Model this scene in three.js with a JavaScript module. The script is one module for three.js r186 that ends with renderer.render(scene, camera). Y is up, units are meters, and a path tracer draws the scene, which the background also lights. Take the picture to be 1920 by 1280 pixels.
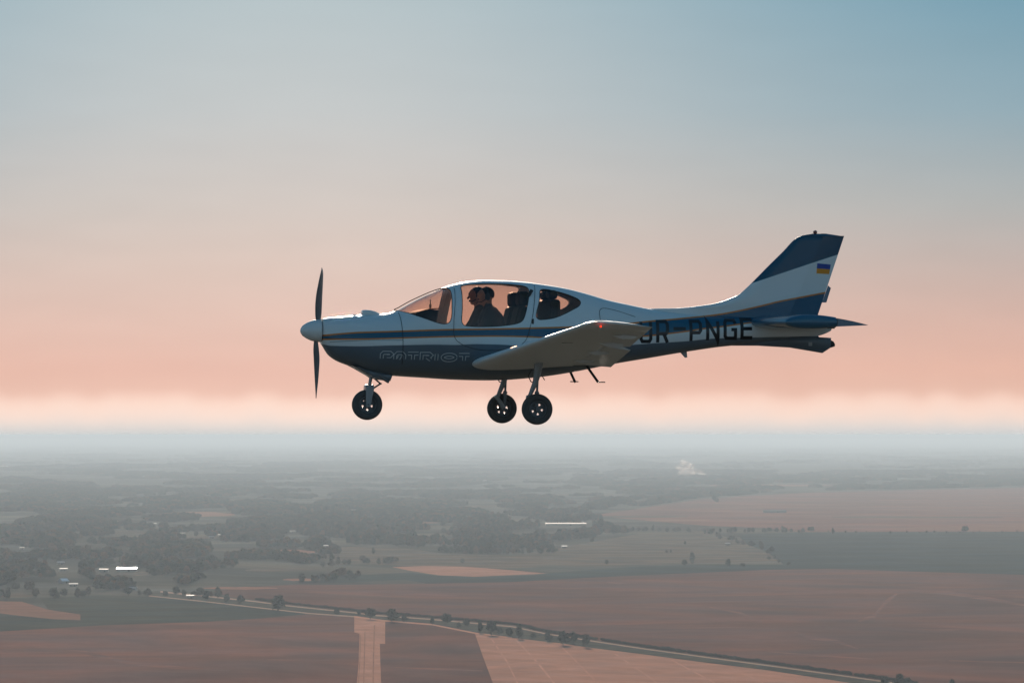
import * as THREE from 'three';
import { mergeGeometries, mergeVertices, toCreasedNormals } from 'three/addons/utils/BufferGeometryUtils.js';
import { RoundedBoxGeometry } from 'three/addons/geometries/RoundedBoxGeometry.js';
import { MarchingCubes } from 'three/addons/objects/MarchingCubes.js';
import { Brush, Evaluator, SUBTRACTION, INTERSECTION } from 'three-bvh-csg';
import { createNoise2D, createNoise3D } from 'simplex-noise';

// ---------------------------------------------------------------- camera, sky, sun, exposure
const RAD = Math.PI / 180;
const scene = new THREE.Scene();
const EXPOSURE = 1.9;                                // the photograph is exposed for the haze and the shaded side
const EYE = 200;                                     // metres above the plain
const camera = new THREE.PerspectiveCamera(8.4146, 1024 / 682, 0.5, 600000);
camera.position.set(0, EYE, 0);
camera.rotation.x = 1.1523 * RAD;

const SUN_AZ = -2.8, SUN_EL = 14;                    // degrees: azimuth right of the view axis, height
const sunDir = new THREE.Vector3(Math.sin(SUN_AZ * RAD) * Math.cos(SUN_EL * RAD), Math.sin(SUN_EL * RAD), -Math.cos(SUN_AZ * RAD) * Math.cos(SUN_EL * RAD));
const sun = new THREE.DirectionalLight(new THREE.Color(1.0, 0.85, 0.70), 5);
sun.name = 'sun';
sun.target.position.set(0, EYE, -60);
sun.position.copy(sunDir).multiplyScalar(80).add(sun.target.position);
sun.castShadow = true;
sun.shadow.mapSize.set(2048, 2048);
Object.assign(sun.shadow.camera, { left: -9, right: 9, top: 9, bottom: -9, near: 1, far: 400 });
scene.add(sun, sun.target);

function makeSky() {
  const toLin = (c) => c.map((v) => { v /= 255; return v <= 0.04045 ? v / 12.92 : ((v + 0.055) / 1.055) ** 2.4; });
  // elevation in degrees, sRGB colour: away from the sun, then under and round the sun
  const away = [[0, 205, 209, 210], [0.06, 218, 213, 210], [0.14, 236, 219, 210], [0.24, 250, 221, 206], [0.36, 253, 219, 202], [0.45, 250, 210, 192], [0.52, 234, 190, 171], [0.8, 231, 184, 165], [1.3, 219, 180, 165], [2.1, 196, 178, 170],
    [2.8, 176, 178, 176], [4, 140, 168, 180], [5.4, 110, 156, 176], [8, 88, 142, 168], [15, 74, 126, 156], [30, 60, 106, 138], [60, 46, 86, 118], [90, 42, 78, 110]].map(([e, ...c]) => [e, toLin(c)]);
  const near = [[0, 208, 210, 210], [0.06, 221, 215, 210], [0.14, 240, 223, 214], [0.24, 253, 226, 212], [0.36, 255, 224, 208], [0.45, 253, 214, 197], [0.52, 238, 195, 178], [0.8, 234, 190, 174], [1.3, 231, 196, 182], [2.1, 222, 200, 189],
    [2.8, 212, 201, 194], [4, 198, 201, 201], [5.4, 184, 197, 201], [8, 196, 208, 212], [12, 236, 238, 236], [15, 246, 246, 242], [20, 206, 216, 222], [30, 120, 152, 174], [60, 50, 90, 122], [90, 42, 78, 110]].map(([e, ...c]) => [e, toLin(c)]);
  // opposite the sun the horizon is duller and bluer
  const back = [[0, 154, 172, 184], [3, 150, 172, 186], [10, 120, 159, 180], [30, 88, 130, 156], [60, 58, 100, 131], [90, 42, 78, 110]].map(([e, ...c]) => [e, toLin(c)]);
  const look = (stops, e) => {
    let k = 1;
    while (k < stops.length - 1 && e > stops[k][0]) k++;
    const [a, ca] = stops[k - 1], [b, cb] = stops[k], t = Math.min(1, Math.max(0, (e - a) / (b - a)));
    return [0, 1, 2].map((i) => ca[i] + (cb[i] - ca[i]) * t);
  };
  const W = 4096, H = 2048, data = new Float32Array(W * H * 4);
  const n2 = createNoise2D(() => 0.37);
  for (let j = 0; j < H; j++) {
    const e0 = ((j + 0.5) / H - 0.5) * 180;
    for (let i = 0; i < W; i++) {
      const lon = ((i + 0.5) / W - 0.5) * 2 * Math.PI, x = Math.cos(lon), z = Math.sin(lon);
      let az = Math.atan2(x, -z) / RAD - SUN_AZ;
      az = ((az + 540) % 360) - 180;
      const o = (j * W + i) * 4;
      if (e0 <= 0) { data[o] = 0.60 / EXPOSURE; data[o + 1] = 0.61 / EXPOSURE; data[o + 2] = 0.62 / EXPOSURE; data[o + 3] = 1; continue; }
      // the tops of the far haze and cloud bank are a little uneven
      const e = e0 < 1 ? Math.max(0, e0 + 0.035 * n2(az * 1.7, 3.1) * Math.min(1, e0 * 3)) : e0;
      const m = Math.exp(-((az / 6.2) ** 2)), turn = (0.5 - 0.5 * Math.cos(az * RAD)) ** 0.7;
      const a = look(away, e), b = look(near, e), c = look(back, e);
      const wisp = 1 + 0.035 * Math.min(1, e0) * (n2(az * 0.35, e0 * 2.2) * 0.6 + n2(az * 0.9 + 7, e0 * 5) * 0.4) * Math.exp(-e0 / 6);   // thin veils of high haze
      for (let k = 0; k < 3; k++) data[o + k] = wisp * ((a[k] + (b[k] - a[k]) * m) * (1 - turn) + c[k] * turn) / EXPOSURE;
      data[o + 3] = 1;
    }
  }
  const t = new THREE.DataTexture(data, W, H, THREE.RGBAFormat, THREE.FloatType);
  t.mapping = THREE.EquirectangularReflectionMapping;
  t.magFilter = t.minFilter = THREE.LinearFilter;
  t.colorSpace = THREE.LinearSRGBColorSpace;
  t.needsUpdate = true;
  return t;
}
scene.background = makeSky();
scene.environment = scene.background;
scene.fog = new THREE.FogExp2(new THREE.Color(0.77, 0.90, 1.0), 3.9e-5);   // the autumn haze over the plain

const renderer = new THREE.WebGLRenderer({ antialias: true });
renderer.toneMapping = THREE.LinearToneMapping;
renderer.toneMappingExposure = EXPOSURE;
renderer.shadowMap.enabled = true;

// Outlines in metres: AIR in the aircraft's own side view (x aft, y up); LAND on the ground (x, z).
const AIR = {
  TOP: [[-2.771,0.276],[-2.688,0.294],[-2.515,0.308],[-2.237,0.334],[-2.015,0.345],[-1.918,0.356],[-1.793,0.398],[-1.709,0.443],[-1.515,0.547],[-1.333,0.63],[-1.166,0.7],[-0.991,0.747],[-0.844,0.773],[-0.669,0.787],[-0.381,0.785],[-0.114,0.768],[0.146,0.736],[0.415,0.692],[0.676,0.628],[0.988,0.54],[1.208,0.494],[1.407,0.453],[1.706,0.402],[2.041,0.366],[2.434,0.343],[2.842,0.331],[3.345,0.327],[3.777,0.308],[4.016,0.212]],
  BOT: [[-2.77,-0.045],[-2.728,-0.12],[-2.673,-0.195],[-2.555,-0.27],[-2.322,-0.351],[-2.166,-0.406],[-2.013,-0.436],[-1.881,-0.448],[-1.47,-0.473],[-1.037,-0.498],[-0.638,-0.506],[-0.456,-0.503],[-0.062,-0.476],[0.163,-0.451],[0.48,-0.402],[0.735,-0.353],[1.053,-0.29],[1.557,-0.206],[1.956,-0.139],[2.413,-0.07],[2.635,-0.042],[3.058,0.005],[3.489,0.052],[3.806,0.088],[3.936,0.131],[4.016,0.177]],
  UP_LINE: [[-2.823,0.059],[-2.565,0.085],[-2.363,0.1],[-1.909,0.115],[-1.221,0.14],[-0.619,0.151],[-0.095,0.166],[0.433,0.182],[0.823,0.202],[1.145,0.228],[1.511,0.267],[1.717,0.283],[2.04,0.315],[2.383,0.35],[2.683,0.4],[3.071,0.485],[3.254,0.53],[3.57,0.591],[3.948,0.662]],
  LOW_LINE: [[-2.822,0.014],[-2.363,0.017],[-1.909,0.03],[-1.138,0.054],[-0.618,0.061],[-0.221,0.056],[0.176,0.037],[0.751,0.033],[1.38,0.071],[1.695,0.103],[1.93,0.131],[2.215,0.173],[2.552,0.212],[2.881,0.257],[3.093,0.273],[3.328,0.297],[3.755,0.345],[4.267,0.394]],
  DARK_EDGE: [[-2.822,-0.012],[-2.763,-0.05],[-2.692,-0.067],[-2.363,-0.074],[-1.909,-0.062],[-1.35,-0.051],[-1.138,-0.054],[-0.876,-0.043],[-0.549,-0.048],[-0.29,-0.061],[0.176,-0.072],[0.751,-0.07],[1.168,-0.047],[1.468,-0.025],[1.93,0.005],[2.384,0.046],[3.094,0.067],[3.785,0.084],[4.123,0.093]],
  FIN_PATCH: [[2.841,0.746],[2.906,0.771],[3.697,1.034],[4.076,1.156],[4.282,1.22]],
  FLAG: [[3.791,1.038],[3.978,1.022],[3.957,0.898],[3.78,0.905]],
  W_FRONT: [[-1.828,0.4],[-1.78,0.425],[-1.64,0.504],[-1.486,0.577],[-1.345,0.637],[-1.226,0.675],[-1.178,0.68],[-1.147,0.659],[-1.14,0.612],[-1.157,0.434],[-1.177,0.291],[-1.205,0.236],[-1.253,0.214],[-1.335,0.222],[-1.513,0.283],[-1.691,0.35]],
  W_DOOR: [[-0.993,0.702],[-0.937,0.718],[-0.777,0.734],[-0.477,0.737],[-0.275,0.723],[-0.177,0.708],[-0.135,0.683],[-0.128,0.638],[-0.163,0.501],[-0.225,0.309],[-0.253,0.261],[-0.302,0.23],[-0.476,0.197],[-0.734,0.18],[-0.964,0.186],[-1.019,0.199],[-1.044,0.237],[-1.03,0.401],[-1.007,0.626],[-1.003,0.68]],
  W_REAR: [[0.028,0.653],[0.064,0.668],[0.185,0.656],[0.327,0.621],[0.452,0.577],[0.528,0.537],[0.546,0.503],[0.521,0.458],[0.442,0.413],[0.185,0.301],[0.043,0.277],[-0.035,0.276],[-0.067,0.303],[-0.067,0.351],[-0.014,0.509]],
  FIN_LE: [[1.407,0.456],[1.663,0.449],[1.933,0.452],[2.212,0.474],[2.433,0.51],[2.598,0.563],[2.727,0.616],[2.827,0.697],[2.906,0.771],[3.139,1.002],[3.343,1.199],[3.487,1.347],[3.563,1.394],[3.653,1.418],[3.812,1.433]],
  FIN_TE: [[4.159,1.394],[3.806,0.364]],
  HINGE: [[3.891,1.42],[3.402,0.341]],
  TAB: [[3.943,0.749],[3.982,0.715],[3.921,0.526],[3.863,0.525]],
  BEACON: [[3.768,1.454]],
  VENTRAL: [[2.413,0.01],[2.449,-0.064],[2.635,-0.045],[2.993,-0.044],[3.432,-0.067],[3.864,-0.136],[3.958,-0.075],[3.98,-0.054],[3.98,0.063],[3.821,0.072],[3.785,0.106],[3.417,0.083]],
  HOOK: [[3.973,0.037],[4.016,0.016],[4.038,-0.019],[4.034,-0.05],[3.973,-0.068]],
  COWL_LIP: [[-2.409,-0.317],[-2.326,-0.358],[-2.166,-0.447],[-2.117,-0.481],[-2.013,-0.501],[-1.905,-0.515],[-1.878,-0.439],[-1.993,-0.412],[-2.166,-0.378]],
  BLISTER: [[-2.255,0.32],[-2.253,0.375],[-2.238,0.394],[-2.196,0.397],[-2.14,0.392],[-2.078,0.374],[-2.022,0.346],[-2.022,0.307]],
  HINGE_BUMP: [[-2.39,0.305],[-2.376,0.336],[-2.321,0.343],[-2.314,0.306]],
  ANT: [[1.934,-0.117],[1.956,-0.138],[2.017,-0.204],[2.049,-0.2],[2.041,-0.124],[2.034,-0.096]],
  SPIN: [[-3.05,0.125],[-3.026,0.183],[-2.964,0.234],[-2.874,0.272],[-2.771,0.286]],
  BLADE_UP: [[-2.847,0.242],[-2.859,0.33],[-2.861,0.433],[-2.851,0.57],[-2.827,0.707],[-2.8,0.837],[-2.779,0.926],[-2.762,0.892],[-2.748,0.837],[-2.751,0.707],[-2.758,0.57],[-2.764,0.433],[-2.771,0.331],[-2.791,0.242]],
  BLADE_DN: [[-2.87,-0.018],[-2.873,-0.114],[-2.866,-0.285],[-2.855,-0.421],[-2.848,-0.592],[-2.842,-0.736],[-2.83,-0.681],[-2.817,-0.524],[-2.807,-0.387],[-2.8,-0.23],[-2.801,-0.161],[-2.815,-0.066],[-2.822,-0.018]],
  NOSEWHEEL: [[-2.179,-0.82]],
  NOSEGEAR: [[-2.124,-0.46],[-2.152,-0.584],[-2.214,-0.57],[-2.096,-0.645],[-1.999,-0.556],[-2.1,-0.611],[-2.104,-0.481]],
  WHEEL_NEAR: [[-0.182,-0.874]],
  WHEEL_FAR: [[-0.189,-0.868]],
  LEG_NEAR: [[-0.179,-0.377],[-0.207,-0.525],[-0.282,-0.708],[-0.303,-0.729],[-0.179,-0.519],[-0.189,-0.674]],
  WING_ROOT: [[-0.898,-0.288],[0.917,-0.255]],
  WING_TIP: [[-0.291,0.157],[0.494,0.106]],
  STEP_N: [[0.659,-0.344],[0.793,-0.523],[0.772,-0.54],[0.849,-0.499]],
  STEP_F: [[0.562,-0.391],[0.64,-0.523],[0.59,-0.495],[0.669,-0.529]],
  STAB_TIP: [[2.994,0.243],[3.676,0.233],[4.086,0.211]],
  PITOT: [[-0.228,0.074],[-0.181,0.035]],
  REG: [[1.389,0.283],[2.928,0.332],[2.928,0.032],[1.393,-0.015]],
  PAT: [[-1.993,-0.131],[-0.828,-0.168],[-0.842,-0.265],[-1.986,-0.241]],
  NAV: [[-0.151,0.118]],
  REGBOX: [["U",1.346,0.258,1.48,0.003],["R",1.577,0.262,1.712,-0.01],["-",1.794,0.17,1.965,0.164],["P",2.037,0.269,2.169,0.013],["N",2.266,0.27,2.409,0.021],["G",2.506,0.285,2.649,0.05],["E",2.739,0.297,2.883,0.058]],
  PATBOX: [["P",-2.063,-0.152,-1.939,-0.23],["A",-1.894,-0.155,-1.78,-0.236],["T",-1.735,-0.161,-1.601,-0.242],["R",-1.559,-0.164,-1.438,-0.245],["I",-1.369,-0.17,-1.369,-0.252],["O",-1.29,-0.173,-1.123,-0.251],["T",-1.082,-0.176,-0.946,-0.254]]
};
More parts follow.
